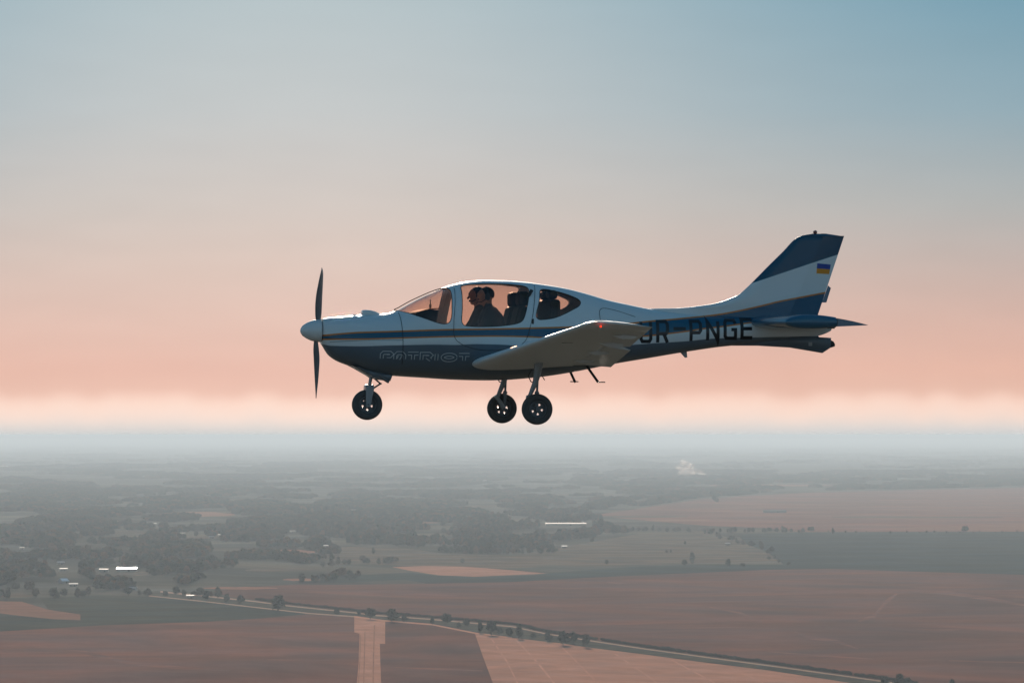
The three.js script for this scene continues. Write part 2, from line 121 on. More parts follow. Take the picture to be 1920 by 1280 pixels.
const LAND = {
  HEDGE: [[-309.7,-5619.2],[-264.2,-5477.9],[-178.3,-5262.9],[-151.8,-5184.7],[-90.4,-5079.0],[-51.6,-4991.7],[0.0,-4879.9],[33.5,-4708.6],[78.1,-4537.1],[125.3,-4366.7],[180.3,-4188.4],[223.3,-4052.2],[300.7,-3796.4],[324.2,-3715.5]],
  ROAD: [[-450.6,-5945.0],[-369.7,-5748.9],[-307.8,-5583.2],[-262.6,-5443.7],[-177.2,-5231.4],[-150.9,-5154.0],[-89.9,-5049.5],[-51.3,-4963.3],[0.0,-4852.8],[33.3,-4683.3],[77.7,-4513.6],[124.7,-4344.9],[179.5,-4168.4],[222.3,-4033.4],[299.4,-3780.0],[322.8,-3699.8],[321.3,-3682.6],[298.0,-3762.0],[221.1,-4013.0],[178.5,-4146.6],[124.0,-4321.2],[77.3,-4488.1],[33.1,-4655.8],[0.0,-4823.2],[-51.0,-4932.4],[-89.3,-5017.6],[-149.9,-5120.7],[-176.0,-5197.1],[-260.8,-5406.6],[-305.6,-5544.1],[-366.1,-5692.6],[-446.0,-5884.8]],
  VERGE: [[-305.8,-5547.7],[-260.9,-5409.9],[-176.2,-5200.2],[-150.0,-5123.7],[-89.4,-5020.5],[-51.0,-4935.2],[0.0,-4825.9],[33.2,-4658.3],[77.3,-4490.4],[124.1,-4323.4],[178.6,-4148.6],[221.2,-4014.9],[298.1,-3763.6],[321.4,-3684.2],[313.5,-3593.1],[287.6,-3684.2],[262.5,-3780.0],[217.2,-3942.3],[164.4,-4090.2],[121.2,-4223.9],[75.0,-4355.8],[46.0,-4456.0],[0.0,-4572.8],[-37.6,-4683.3],[-84.3,-4893.6],[-113.7,-4949.2],[-136.4,-4991.7],[-173.6,-5108.7],[-228.0,-5184.7],[-295.4,-5360.0],[-373.9,-5565.4],[-366.1,-5692.6]],
  TRACK: [[-453.3,-5779.4],[-376.3,-5601.1],[-297.3,-5393.2],[-229.4,-5215.7],[-174.2,-5123.7],[-172.9,-5086.4],[-228.0,-5184.7],[-295.4,-5360.0],[-373.9,-5565.4],[-450.9,-5748.9]],
  EDGE_PALE: [[-174.3,-5126.8],[-136.9,-5008.9],[-114.0,-4966.1],[-84.6,-4910.2],[-37.8,-4698.5],[0.0,-4587.2],[0.0,-4554.9],[-37.5,-4664.5],[-83.9,-4873.1],[-113.2,-4928.2],[-135.8,-4970.4],[-172.9,-5086.4]],
  BIG_BROWN: [[-382.3,-5945.0],[-336.9,-6111.8],[-285.8,-6220.8],[-227.8,-6198.7],[-114.7,-6243.1],[0.0,-6310.9],[104.5,-6499.2],[246.2,-6699.0],[379.5,-6884.3],[478.2,-6939.1],[578.2,-6803.6],[772.9,-6597.6],[412.2,-3520.6],[324.2,-3715.5],[324.2,-3715.5],[300.7,-3796.4],[223.3,-4052.2],[180.3,-4188.4],[125.3,-4366.7],[78.1,-4537.1],[33.5,-4708.6],[0.0,-4879.9],[-51.6,-4991.7],[-90.4,-5079.0],[-151.8,-5184.7],[-178.3,-5262.9],[-264.2,-5477.9],[-309.7,-5619.2],[-348.8,-5730.0]],
  TEAL: [[452.2,-9263.1],[519.0,-9413.2],[588.7,-9490.1],[808.9,-9516.1],[1121.1,-9568.3],[772.9,-6597.6],[578.2,-6803.6],[478.2,-6939.1],[419.8,-7167.4],[436.5,-7916.3],[429.4,-8495.3]],
  MID_BROWN: [[198.7,-11531.9],[347.9,-12617.8],[600.1,-14509.9],[945.6,-15828.6],[1207.8,-16425.8],[2082.1,-17766.3],[1127.3,-9621.2],[593.5,-9568.3],[548.7,-9950.9],[423.6,-10243.5],[300.1,-10883.4]],
  RED_STRIP: [[784.2,-9894.4],[930.4,-10124.4],[1251.8,-10683.2],[1139.9,-9728.6],[882.9,-9728.6]],
  STUB_A: [[-173.1,-5093.8],[-136.4,-4991.7],[-121.5,-4444.6],[-126.6,-4444.6],[-116.3,-4099.8],[-99.0,-3520.6],[-118.8,-3520.6],[-134.0,-4052.2],[-153.4,-4670.8],[-159.6,-4695.9]],
  STUB_B: [[-37.6,-4683.3],[0.0,-4572.8],[46.0,-4456.0],[75.0,-4355.8],[121.2,-4223.9],[164.4,-4090.2],[217.2,-3942.3],[262.5,-3780.0],[287.6,-3684.2],[313.5,-3593.1],[-10.1,-3520.6],[-26.5,-4198.5]],
  BROWN_L: [[-557.8,-4670.8],[-520.4,-4721.4],[-465.5,-4825.9],[-425.9,-4879.9],[-330.6,-4963.3],[-278.3,-5049.5],[-227.3,-5169.3],[-173.1,-5093.8],[-159.6,-4695.9],[-153.4,-4670.8],[-134.0,-4052.2],[-118.8,-3520.6],[-420.3,-3520.6]],
  BROWN_M: [[-136.4,-4991.7],[-113.7,-4949.2],[-84.3,-4893.6],[-37.6,-4683.3],[-26.5,-4198.5],[-10.1,-3520.6],[-99.0,-3520.6],[-116.3,-4099.8],[-126.6,-4444.6],[-121.5,-4444.6]],
  GREEN_L: [[-576.7,-5674.1],[-518.4,-5787.1],[-450.9,-5748.9],[-373.9,-5565.4],[-295.4,-5360.0],[-228.0,-5184.7],[-278.3,-5049.5],[-330.6,-4963.3],[-425.9,-4879.9],[-520.4,-4721.4],[-557.8,-4670.8],[-621.0,-5200.2],[-573.3,-5200.2],[-541.3,-5123.7],[-497.2,-5035.0],[-465.6,-5006.0],[-480.8,-5169.3],[-530.6,-5311.0]],
  PINK_L: [[-671.1,-5619.2],[-615.5,-5583.2],[-588.0,-5565.4],[-530.6,-5311.0],[-480.8,-5169.3],[-465.6,-5006.0],[-497.2,-5035.0],[-541.3,-5123.7],[-573.3,-5200.2],[-621.0,-5200.2]],
  PALE_STRIP: [[-181.5,-7023.0],[-138.2,-7080.1],[-72.9,-7051.4],[-7.9,-6884.3],[50.0,-6699.0],[0.0,-6622.7],[-52.6,-6548.0],[-106.5,-6622.7],[-149.0,-6830.3]],
  DARK_STRIP: [[-299.7,-6523.5],[-213.0,-6622.7],[-147.3,-6750.9],[-106.1,-6597.6],[-52.4,-6523.5],[30.4,-6622.7],[77.8,-6777.2],[194.4,-7051.4],[296.4,-7167.4],[419.8,-7167.4],[478.2,-6939.1],[379.5,-6884.3],[246.2,-6699.0],[104.5,-6499.2],[0.0,-6310.9],[-114.7,-6243.1],[-147.1,-6403.7],[-231.1,-6288.2],[-286.8,-6243.1]],
  MEADOW: [[-338.1,-8176.3],[-231.9,-8413.2],[-126.7,-7880.5],[0.0,-7672.3],[95.3,-8293.1],[259.5,-9413.2],[411.2,-9674.6],[429.4,-8495.3],[436.5,-7916.3],[422.0,-7348.8],[300.1,-7257.0],[179.6,-7108.9],[48.6,-7051.4],[-8.0,-6939.1],[-179.6,-7108.9],[-289.4,-7411.3]],
  STRIPS: [[[-891.8,-11761.5],[-876.0,-11913.9],[-855.2,-12007.0],[-832.4,-12076.0],[-802.2,-12039.3],[-773.8,-12027.6],[-733.7,-11827.9],[-702.1,-11753.0],[-689.3,-11538.3],[-708.1,-11414.8],[-732.6,-11388.1],[-754.5,-11323.6],[-784.4,-11380.8],[-804.4,-11293.8],[-838.4,-11403.1],[-873.4,-11519.0]],[[-572.6,-6692.6],[-564.4,-6721.3],[-555.1,-6738.5],[-547.1,-6772.4],[-535.9,-6766.1],[-522.6,-6734.1],[-512.2,-6737.7],[-498.2,-6694.3],[-494.4,-6643.4],[-502.1,-6605.3],[-513.1,-6611.8],[-523.1,-6605.1],[-531.5,-6579.0],[-545.3,-6619.4],[-556.6,-6628.6],[-568.7,-6646.6]],[[-394.6,-6870.7],[-381.8,-6925.4],[-366.3,-6932.3],[-351.2,-6949.4],[-334.1,-6926.1],[-319.3,-6950.1],[-301.9,-6916.3],[-284.5,-6881.0],[-281.7,-6812.3],[-296.1,-6785.1],[-311.3,-6777.2],[-326.4,-6766.0],[-341.9,-6765.1],[-357.4,-6764.8],[-374.1,-6785.2],[-391.0,-6808.0]],[[-316.9,-6416.9],[-310.9,-6445.6],[-303.7,-6450.0],[-296.5,-6454.5],[-289.7,-6469.0],[-281.7,-6453.6],[-273.6,-6438.6],[-265.5,-6421.1],[-263.9,-6383.7],[-270.9,-6374.7],[-276.9,-6345.5],[-284.0,-6341.6],[-292.2,-6361.5],[-298.6,-6342.3],[-307.5,-6374.0],[-315.3,-6384.4]],[[-281.1,-7199.4],[-245.4,-7224.1],[-208.6,-7222.0],[-172.0,-7227.7],[-135.3,-7231.7],[-98.7,-7247.2],[-61.6,-7216.4],[-24.8,-7203.0],[-24.7,-7161.6],[-61.0,-7150.1],[-97.0,-7122.9],[-133.2,-7123.5],[-169.6,-7128.4],[-206.0,-7134.1],[-242.3,-7133.5],[-279.6,-7159.9]],[[-373.4,-10158.1],[-354.9,-10200.3],[-334.4,-10188.9],[-315.9,-10239.4],[-294.6,-10198.9],[-274.6,-10201.8],[-254.2,-10192.2],[-233.4,-10159.9],[-232.1,-10100.4],[-251.3,-10074.3],[-270.6,-10054.9],[-290.0,-10040.6],[-309.8,-10040.8],[-329.5,-10039.7],[-349.6,-10047.6],[-371.2,-10097.6]],[[-291.9,-10588.6],[-275.9,-10641.1],[-258.2,-10629.7],[-240.8,-10632.5],[-224.4,-10680.9],[-206.2,-10646.8],[-188.2,-10620.3],[-170.2,-10581.4],[-169.2,-10522.2],[-186.1,-10500.8],[-202.3,-10445.3],[-220.1,-10475.7],[-236.8,-10457.6],[-254.2,-10465.8],[-271.6,-10473.7],[-290.1,-10520.6]],[[-130.9,-9907.1],[-118.9,-9928.5],[-107.3,-9978.2],[-95.2,-10003.4],[-82.8,-9985.3],[-70.4,-9981.1],[-57.8,-9927.6],[-45.5,-9900.0],[-45.2,-9832.6],[-56.9,-9773.4],[-68.8,-9751.2],[-80.6,-9730.4],[-92.9,-9759.8],[-105.1,-9778.2],[-117.1,-9778.3],[-130.0,-9837.8]],[[-888.4,-9547.9],[-869.4,-9632.9],[-844.6,-9656.3],[-817.8,-9657.6],[-791.7,-9668.4],[-761.5,-9628.0],[-733.3,-9610.1],[-703.0,-9562.6],[-692.7,-9422.3],[-713.3,-9348.3],[-739.2,-9346.1],[-765.3,-9346.3],[-789.5,-9324.2],[-815.9,-9328.0],[-844.6,-9357.8],[-876.4,-9419.6]],[[-425.0,-7958.1],[-416.3,-8029.4],[-405.6,-8064.1],[-393.5,-8075.3],[-380.9,-8073.1],[-367.8,-8063.1],[-352.8,-8008.3],[-338.5,-7965.8],[-334.5,-7870.1],[-344.2,-7812.8],[-354.1,-7763.3],[-367.5,-7790.9],[-378.4,-7763.7],[-391.0,-7774.1],[-405.5,-7820.6],[-420.7,-7876.7]],[[-149.9,-13049.2],[-118.8,-13157.9],[-86.5,-13177.5],[-54.4,-13248.7],[-21.7,-13223.8],[10.9,-13237.8],[43.2,-13166.0],[75.1,-13077.9],[74.2,-12915.8],[42.0,-12810.1],[10.5,-12757.1],[-21.0,-12785.2],[-52.2,-12732.3],[-83.8,-12767.5],[-115.8,-12827.4],[-148.5,-12928.0]],[[209.6,-11401.2],[242.8,-11468.5],[275.0,-11477.9],[307.5,-11494.1],[338.7,-11467.0],[371.8,-11499.3],[402.7,-11467.5],[431.8,-11389.6],[428.4,-11300.2],[394.6,-11236.7],[362.4,-11209.4],[330.3,-11180.2],[300.2,-11223.4],[268.4,-11199.9],[237.8,-11234.0],[207.6,-11294.1]],[[312.9,-10894.3],[336.2,-10954.8],[358.6,-10979.1],[380.9,-10999.7],[400.8,-10952.4],[422.3,-10949.9],[443.4,-10939.2],[463.1,-10894.8],[459.7,-10815.4],[436.9,-10778.8],[414.5,-10747.1],[392.3,-10719.5],[372.2,-10747.6],[350.2,-10723.3],[329.9,-10750.3],[310.6,-10813.6]],[[-222.9,-7464.5],[-207.6,-7486.7],[-192.0,-7500.7],[-176.0,-7501.2],[-160.4,-7517.7],[-144.1,-7507.1],[-127.9,-7498.0],[-111.5,-7467.8],[-110.7,-7415.4],[-126.3,-7401.4],[-141.7,-7378.9],[-157.3,-7376.5],[-173.0,-7371.8],[-189.2,-7392.5],[-204.7,-7381.3],[-221.7,-7422.4]],[[0.0,-7688.1],[41.7,-7700.6],[83.6,-7723.3],[125.3,-7715.1],[167.4,-7727.3],[208.9,-7716.7],[250.5,-7710.6],[291.6,-7693.0],[290.2,-7655.0],[248.0,-7634.1],[206.7,-7633.2],[165.1,-7622.8],[123.7,-7615.6],[82.5,-7617.3],[41.4,-7637.3],[0.0,-7652.9]],[[-774.0,-8022.6],[-767.4,-8063.1],[-757.6,-8071.9],[-746.9,-8070.1],[-738.5,-8094.2],[-723.7,-8047.8],[-712.1,-8037.1],[-699.9,-8017.2],[-695.3,-7964.5],[-703.3,-7937.8],[-711.7,-7914.3],[-721.5,-7908.3],[-729.8,-7886.4],[-742.1,-7906.8],[-755.7,-7940.3],[-768.0,-7960.1]],[[-655.1,-9052.0],[-635.6,-9071.1],[-617.1,-9105.6],[-596.7,-9113.2],[-575.0,-9101.3],[-552.9,-9081.9],[-532.3,-9086.6],[-509.2,-9046.4],[-506.5,-8998.7],[-526.2,-8982.3],[-545.4,-8958.1],[-565.9,-8957.7],[-586.0,-8950.3],[-606.0,-8941.6],[-629.0,-8977.3],[-651.4,-9001.0]],[[262.2,-7870.7],[285.1,-7896.9],[308.5,-7931.7],[331.1,-7943.6],[351.7,-7908.9],[374.4,-7922.2],[395.2,-7896.3],[416.2,-7877.2],[413.1,-7819.1],[389.6,-7784.9],[367.6,-7778.2],[344.3,-7742.2],[324.1,-7776.4],[302.5,-7779.2],[281.4,-7795.2],[260.3,-7815.1]],[[-404.0,-6064.9],[-391.3,-6084.3],[-378.2,-6098.7],[-363.6,-6088.6],[-350.6,-6104.9],[-335.6,-6088.6],[-321.4,-6083.1],[-306.3,-6062.5],[-304.9,-6034.5],[-318.1,-6022.0],[-330.8,-6001.8],[-344.1,-5992.8],[-358.4,-6002.2],[-372.4,-6004.6],[-386.7,-6013.7],[-401.9,-6034.1]],[[776.8,-11269.7],[840.5,-11330.2],[902.2,-11358.5],[961.4,-11352.7],[1018.2,-11321.7],[1080.6,-11352.7],[1136.0,-11310.7],[1191.3,-11271.8],[1184.1,-11203.9],[1119.1,-11142.7],[1060.2,-11138.0],[1000.7,-11127.5],[939.8,-11098.0],[884.3,-11133.4],[827.2,-11151.2],[771.6,-11194.8]],[[-638.2,-5789.3],[-636.9,-5828.9],[-630.3,-5821.4],[-628.5,-5857.4],[-622.1,-5851.9],[-614.5,-5834.1],[-606.7,-5814.6],[-599.0,-5795.1],[-593.6,-5743.3],[-597.4,-5725.5],[-601.0,-5706.6],[-605.3,-5693.6],[-610.7,-5691.7],[-617.4,-5701.7],[-625.6,-5725.7],[-632.8,-5739.5]],[[-593.2,-13953.9],[-555.8,-13992.7],[-518.7,-14045.8],[-482.4,-14132.0],[-442.9,-14128.9],[-402.4,-14089.5],[-360.5,-13989.5],[-320.6,-13950.8],[-316.9,-13790.6],[-353.4,-13715.2],[-391.5,-13707.7],[-427.1,-13623.2],[-467.9,-13707.2],[-504.5,-13661.7],[-543.7,-13689.4],[-586.2,-13789.7]],[[-1356.6,-13730.5],[-1324.9,-13776.3],[-1293.7,-13829.0],[-1265.4,-13917.2],[-1221.5,-13833.3],[-1187.4,-13860.0],[-1145.8,-13797.0],[-1102.7,-13712.0],[-1092.3,-13582.5],[-1121.7,-13507.6],[-1157.4,-13510.3],[-1191.3,-13492.4],[-1223.9,-13460.7],[-1263.4,-13505.6],[-1302.7,-13545.4],[-1342.4,-13586.4]],[[89.5,-15579.2],[133.4,-15630.9],[178.0,-15716.2],[222.0,-15727.4],[266.6,-15767.6],[309.7,-15723.5],[353.2,-15707.8],[393.2,-15557.4],[388.9,-15386.9],[343.7,-15287.6],[299.1,-15188.4],[257.1,-15209.2],[214.4,-15192.8],[173.0,-15278.2],[130.4,-15274.7],[88.5,-15410.8]],[[782.7,-18412.1],[858.3,-18544.4],[929.7,-18570.4],[1005.5,-18676.7],[1073.9,-18639.8],[1138.9,-18553.5],[1206.2,-18510.5],[1269.6,-18417.3],[1258.1,-18249.7],[1183.5,-18162.2],[1107.1,-18035.3],[1042.1,-18088.8],[969.3,-18004.6],[902.6,-18029.3],[840.2,-18153.2],[774.6,-18220.7]],[[-200.8,-8741.6],[-172.7,-8769.5],[-144.7,-8819.0],[-115.7,-8810.9],[-86.7,-8802.6],[-57.9,-8815.2],[-28.8,-8762.0],[0.0,-8743.8],[0.0,-8672.6],[-28.3,-8620.9],[-56.7,-8633.3],[-84.9,-8619.6],[-112.9,-8596.5],[-141.0,-8595.5],[-170.3,-8649.5],[-199.5,-8682.4]]],
  STREAKS: [[[22.9,-4982.4],[68.2,-4949.2],[122.2,-4839.3],[187.9,-4812.6],[244.1,-4830.6],[243.6,-4821.2],[186.9,-4786.2],[121.6,-4812.6],[67.8,-4921.3],[22.8,-4972.5]],[[287.4,-4722.0],[296.4,-4609.1],[316.9,-4525.3],[324.3,-4345.5],[322.6,-4322.9],[312.1,-4456.0],[291.7,-4537.1],[285.7,-4695.3]],[[236.3,-4287.4],[280.8,-4216.3],[323.6,-4144.7],[322.6,-4132.7],[278.4,-4180.9],[235.6,-4274.5]],[[387.4,-4114.5],[419.4,-4104.6],[458.6,-4076.1],[457.5,-4066.1],[416.5,-4075.8],[386.4,-4104.4]],[[373.2,-4999.9],[405.4,-5192.4],[451.0,-5610.2],[501.1,-5977.1],[495.7,-5913.2],[438.3,-5452.2],[394.9,-5056.9],[369.8,-4955.2]],[[505.6,-5949.6],[558.9,-5934.9],[589.3,-5701.9],[609.2,-5413.7],[604.6,-5372.8],[576.1,-5574.3],[545.9,-5796.7],[501.4,-5900.2]],[[229.6,-5404.9],[258.3,-5231.4],[268.4,-4973.2],[267.3,-4953.4],[255.2,-5169.3],[228.7,-5381.5]],[[-502.7,-4378.2],[-451.2,-4366.7],[-394.2,-4291.5],[-338.9,-4099.8],[-290.4,-4014.9],[-239.9,-3942.7],[-238.8,-3924.1],[-286.4,-3960.2],[-334.2,-4042.8],[-388.4,-4229.0],[-444.5,-4302.1],[-500.0,-4355.2]],[[-218.4,-4135.8],[-189.6,-4128.9],[-161.1,-4126.0],[-160.5,-4112.4],[-187.8,-4090.2],[-217.7,-4122.1]],[[-100.9,-3993.7],[-59.4,-3978.2],[-24.9,-3939.6],[-24.8,-3927.2],[-58.8,-3942.3],[-100.5,-3981.0]],[[-171.9,-5758.9],[-121.0,-5855.1],[-66.4,-5778.0],[-66.1,-5757.9],[-119.8,-5796.7],[-171.4,-5739.0]],[[130.2,-6300.1],[144.2,-6276.8],[158.6,-6277.4],[158.0,-6253.7],[142.6,-6209.7],[129.7,-6276.3]],[[417.3,-4782.2],[438.4,-4773.1],[460.0,-4769.2],[458.2,-4751.0],[433.7,-4721.4],[415.7,-4763.9]]],
  TRAMLINES: [[[-149.4,-4695.9],[-134.0,-4198.5],[-113.2,-3520.6],[-112.3,-3520.6],[-133.0,-4198.5],[-148.3,-4695.9]],[[-145.2,-4879.9],[-125.9,-4198.5],[-106.0,-3520.6],[-105.0,-3520.6],[-124.7,-4198.5],[-143.9,-4879.9]],[[-151.9,-4645.9],[-133.4,-4052.2],[-117.5,-3520.6],[-116.9,-3520.6],[-132.7,-4052.2],[-151.1,-4645.9]],[[-21.7,-4572.8],[-5.4,-4099.8],[9.5,-3520.6],[10.7,-3520.6],[-4.0,-4099.8],[-20.3,-4572.8]],[[3.1,-4525.3],[22.3,-4052.2],[40.4,-3520.6],[42.0,-3520.6],[24.2,-4052.2],[5.2,-4525.3]],[[44.9,-4410.9],[60.7,-3960.2],[76.2,-3520.6],[77.3,-3520.6],[62.0,-3960.2],[46.3,-4410.9]],[[92.1,-4260.0],[111.9,-3846.6],[124.6,-3520.6],[125.9,-3520.6],[113.3,-3846.6],[93.7,-4260.0]],[[140.9,-4119.2],[160.0,-3788.2],[173.0,-3520.6],[174.6,-3520.6],[161.8,-3788.2],[142.8,-4119.2]],[[187.0,-3987.3],[203.7,-3707.6],[209.6,-3520.6],[210.7,-3520.6],[204.9,-3707.6],[188.3,-3987.3]]],
  WOODS: [[[-1129.6,-10243.5],[-470.7,-10243.5],[-284.5,-7740.5],[-321.4,-6994.8],[-414.4,-6939.1],[-436.1,-6027.2],[-610.3,-5904.7],[-703.6,-6006.5],[-1200.2,-10243.5]],[[-559.6,-12176.8],[190.5,-11845.5],[223.6,-10243.5],[240.5,-9516.1],[95.7,-8332.8],[0.0,-7740.5],[-126.7,-7880.5],[-234.2,-8495.3],[-316.3,-8100.3],[-432.5,-9413.2]],[[-1854.9,-15828.6],[-695.8,-15140.6],[400.1,-14509.9],[190.5,-11845.5],[-473.5,-10304.0],[-1207.3,-10304.0]],[[369.3,-26784.1],[1543.2,-24871.2],[3139.1,-26784.1],[2125.4,-18136.4],[1231.0,-16741.6],[963.2,-16121.7],[610.3,-14755.8],[355.6,-12898.1],[200.0,-14509.9]],[[-3925.3,-32847.5],[421.1,-30542.7],[200.0,-14509.9],[-695.8,-15140.6],[-1874.3,-15686.0]],[[-9393.2,-75686.8],[8001.6,-64474.5],[3323.7,-26784.1],[393.5,-28540.2],[-4076.3,-32847.5]]],
  ROWS: [[[241.8,-9568.3],[371.7,-9516.1],[500.1,-9464.4],[623.1,-9516.1]],[[389.3,-9413.2],[413.9,-8578.9],[437.3,-8100.3],[435.6,-7740.5]],[[413.9,-7507.1],[425.8,-6994.8]],[[-289.2,-6994.8],[-247.0,-7167.4],[-212.3,-7108.9],[-180.0,-7287.3]],[[-288.9,-6288.2],[-262.8,-6357.0],[-216.2,-6380.2]],[[-254.7,-6523.5],[-241.6,-6572.7],[-220.4,-6572.7]],[[-594.2,-5748.9],[-540.8,-5674.1],[-520.1,-5806.4]],[[-475.3,-5748.9],[-417.3,-5767.9],[-354.2,-5711.2]],[[-9.0,-7809.9],[72.1,-7845.0]],[[619.7,-9464.4],[804.5,-9464.4],[1049.4,-9516.1]],[[-126.2,-7845.0],[-53.6,-7775.0],[-9.0,-7809.9]]],
  ROADTREES: [[-266.1,-5278.9,14.6,1.5],[-194.7,-5154.0,7.1,1],[-169.9,-5138.8,4.7,1.2],[-153.8,-5035.0,11.6,1.0],[-129.2,-4977.5,11.4,1.25],[-115.7,-4963.3,6.3,1.2],[-83.5,-4879.9,7.3,0.9],[-68.9,-4879.9,11.8,0.9],[-55.3,-4812.6,5.0,1.2],[-47.2,-4839.3,8.3,1.0],[-32.3,-4683.3,9.2,0.9],[-20.7,-4633.6,13.8,0.8],[-12.8,-4645.9,6.4,1.2],[-2.6,-4609.1,7.9,1.1],[6.8,-4548.9,10.5,1.0],[20.9,-4560.8,4.7,1.3],[34.5,-4490.4,8.3,1],[48.6,-4410.9,12.2,0.9],[59.2,-4444.6,8.7,1.1],[69.7,-4366.7,12.0,0.75],[-338.7,-5512.6,9.5,1.0],[-322.9,-5512.6,8.9,1],[-369.2,-5601.1,9.0,1.3],[296.0,-3684.2,8.5,0.9],[308.5,-3692.0,8.5,1.2],[313.8,-3684.2,6.8,1.1],[346.4,-3653.3,5.9,1.4]],
  LONETREES: [[924.1,-9464.4,15.2,1.4],[278.2,-7167.4,18.1,0.7],[264.5,-7108.9,9.0,1.2],[327.5,-7023.0,11.3,1.2],[349.3,-7023.0,6.5,1.6],[146.5,-7167.4,7.4,1.2],[261.3,-7845.0,5.4,1],[268.5,-7845.0,5.4,1],[147.8,-8578.9,9.9,0.8],[315.6,-8454.0,6.8,0.9],[-77.2,-7226.9,7.5,1.2],[-281.4,-7226.9,15.0,0.9],[608.1,-13929.7,19.2,1],[606.4,-13710.4,14.2,1.2],[-790.0,-11091.3,8.9,1.2],[-769.6,-11091.3,11.5,1.3],[616.5,-9516.1,13.1,0.7],[647.4,-9362.6,11.8,0.7],[116.7,-14509.9,18.3,1],[-231.2,-7740.5,10.7,0.8],[-234.4,-7287.3,11.7,1],[-350.7,-7411.3,15.3,1],[-371.4,-7348.8,13.5,1.2],[-610.4,-5619.2,14.2,0.9],[-625.5,-5674.1,13.0,1],[-554.6,-5748.9,9.3,1.3],[-590.2,-5748.9,10.6,1.2]],
  HOUSES: [[-1752.3,-22038.3],[-775.9,-16272.3],[-902.0,-10553.7],[-796.6,-10304.0],[-581.6,-8976.7],[-575.9,-9165.6],[-450.4,-9516.1],[-330.9,-8253.8],[-579.7,-6133.3],[-488.5,-5965.3],[-115.0,-20012.1],[57.5,-9263.1],[92.5,-8214.9],[391.4,-8413.2],[-419.7,-12176.8],[-394.9,-5692.6],[-660.5,-6830.3],[-697.3,-7167.4],[-856.0,-8100.3]],
  SHED_GLARE: [-564.2,-6803.6],
  SHED_SMALL: [-596.2,-6777.2],
  SHED_LONG: [118.8,-10243.5],
  SHED_FAR: [-3135.1,-28540.2],
  GREENHOUSE: [-605.9,-6265.5],
  STACK: [675.5,-11926.7],
  SHED_TINY: [-661.1,-9312.6],
  SMOKE: [915.2,-21762.8]
};
// ---------------------------------------------------------------- helpers
let seed = 20231;
const rnd = () => { seed = (seed * 1664525 + 1013904223) >>> 0; return seed / 4294967296; };
const between = (a, b) => a + (b - a) * rnd();
const noise2 = createNoise2D(rnd), noise3 = createNoise3D(rnd);
const fbm = (x, y, n = 4) => { let s = 0, a = 0.5, f = 1; for (let k = 0; k < n; k++) { s += a * noise2(x * f, y * f); a *= 0.5; f *= 2.03; } return s; };
const taken = {};
const numbered = (name) => { const n = taken[name] = (taken[name] ?? -1) + 1; return n ? `${name}_${String(n).padStart(3, '0')}` : name; };
const V = (x, y, z) => new THREE.Vector3(x, y, z);
const shade = (o) => { o.castShadow = o.receiveShadow = true; return o; };
function part(name, geometry, material, parent, label) {
  const m = shade(new THREE.Mesh(geometry, material)); m.name = name;
  if (label) m.userData.label = label;
  parent.add(m); return m;
}
function tag(o, label, category, group) { o.userData.label = label; o.userData.category = category; if (group) o.userData.group = group; return o; }
function thing(name, label, category, group) { const g = new THREE.Group(); g.name = numbered(name); scene.add(g); return tag(g, label, category, group); }
function land(name, geometry, material, y = 0) { const m = shade(new THREE.Mesh(geometry, material)); m.name = numbered(name); m.position.y = y; m.userData.kind = 'structure'; scene.add(m); return m; }
const lin = (r, g, b) => new THREE.Color().setRGB(r, g, b);
// piecewise cubic without overshoot through [x, y] pairs
function curve(points) {
  const p = [...points].sort((a, b) => a[0] - b[0]).filter((q, i, all) => !i || q[0] - all[i - 1][0] > 1e-4), n = p.length;
  const d = [], m = [];
  for (let i = 0; i < n - 1; i++) d.push((p[i + 1][1] - p[i][1]) / (p[i + 1][0] - p[i][0]));
  for (let i = 0; i < n; i++) m.push(i === 0 ? d[0] : i === n - 1 ? d[n - 2] : d[i - 1] * d[i] <= 0 ? 0 : 2 * d[i - 1] * d[i] / (d[i - 1] + d[i]));
  return (x) => {
    if (x <= p[0][0]) return p[0][1];
    if (x >= p[n - 1][0]) return p[n - 1][1];
    let i = 0; while (x > p[i + 1][0]) i++;
    const h = p[i + 1][0] - p[i][0], t = (x - p[i][0]) / h;
    return (1 + 2 * t) * (1 - t) ** 2 * p[i][1] + t * (1 - t) ** 2 * h * m[i] + t * t * (3 - 2 * t) * p[i + 1][1] + t * t * (t - 1) * h * m[i + 1];
  };
}
// closed rings of equal length joined into a skin, with flat caps
function loft(rings, caps = true) {
  const n = rings[0].length, pos = [], idx = [];
  for (const r of rings) for (const v of r) pos.push(v.x, v.y, v.z);
  for (let k = 0; k < rings.length - 1; k++) for (let i = 0; i < n; i++) {
    const a = k * n + i, b = k * n + (i + 1) % n, c = a + n, d = b + n;
    idx.push(a, c, b, b, c, d);
  }
  if (caps) for (const [k, flip] of [[0, 1], [rings.length - 1, 0]]) {
    const c = pos.length / 3, m = rings[k].reduce((s, v) => s.add(v), V(0, 0, 0)).divideScalar(n);
    pos.push(m.x, m.y, m.z);
    for (let i = 0; i < n; i++) { const a = k * n + i, b = k * n + (i + 1) % n; flip ? idx.push(c, a, b) : idx.push(c, b, a); }
  }
  const g = new THREE.BufferGeometry();
  g.setAttribute('position', new THREE.Float32BufferAttribute(pos, 3));
  g.setIndex(idx); g.computeVertexNormals();
  return g;
}
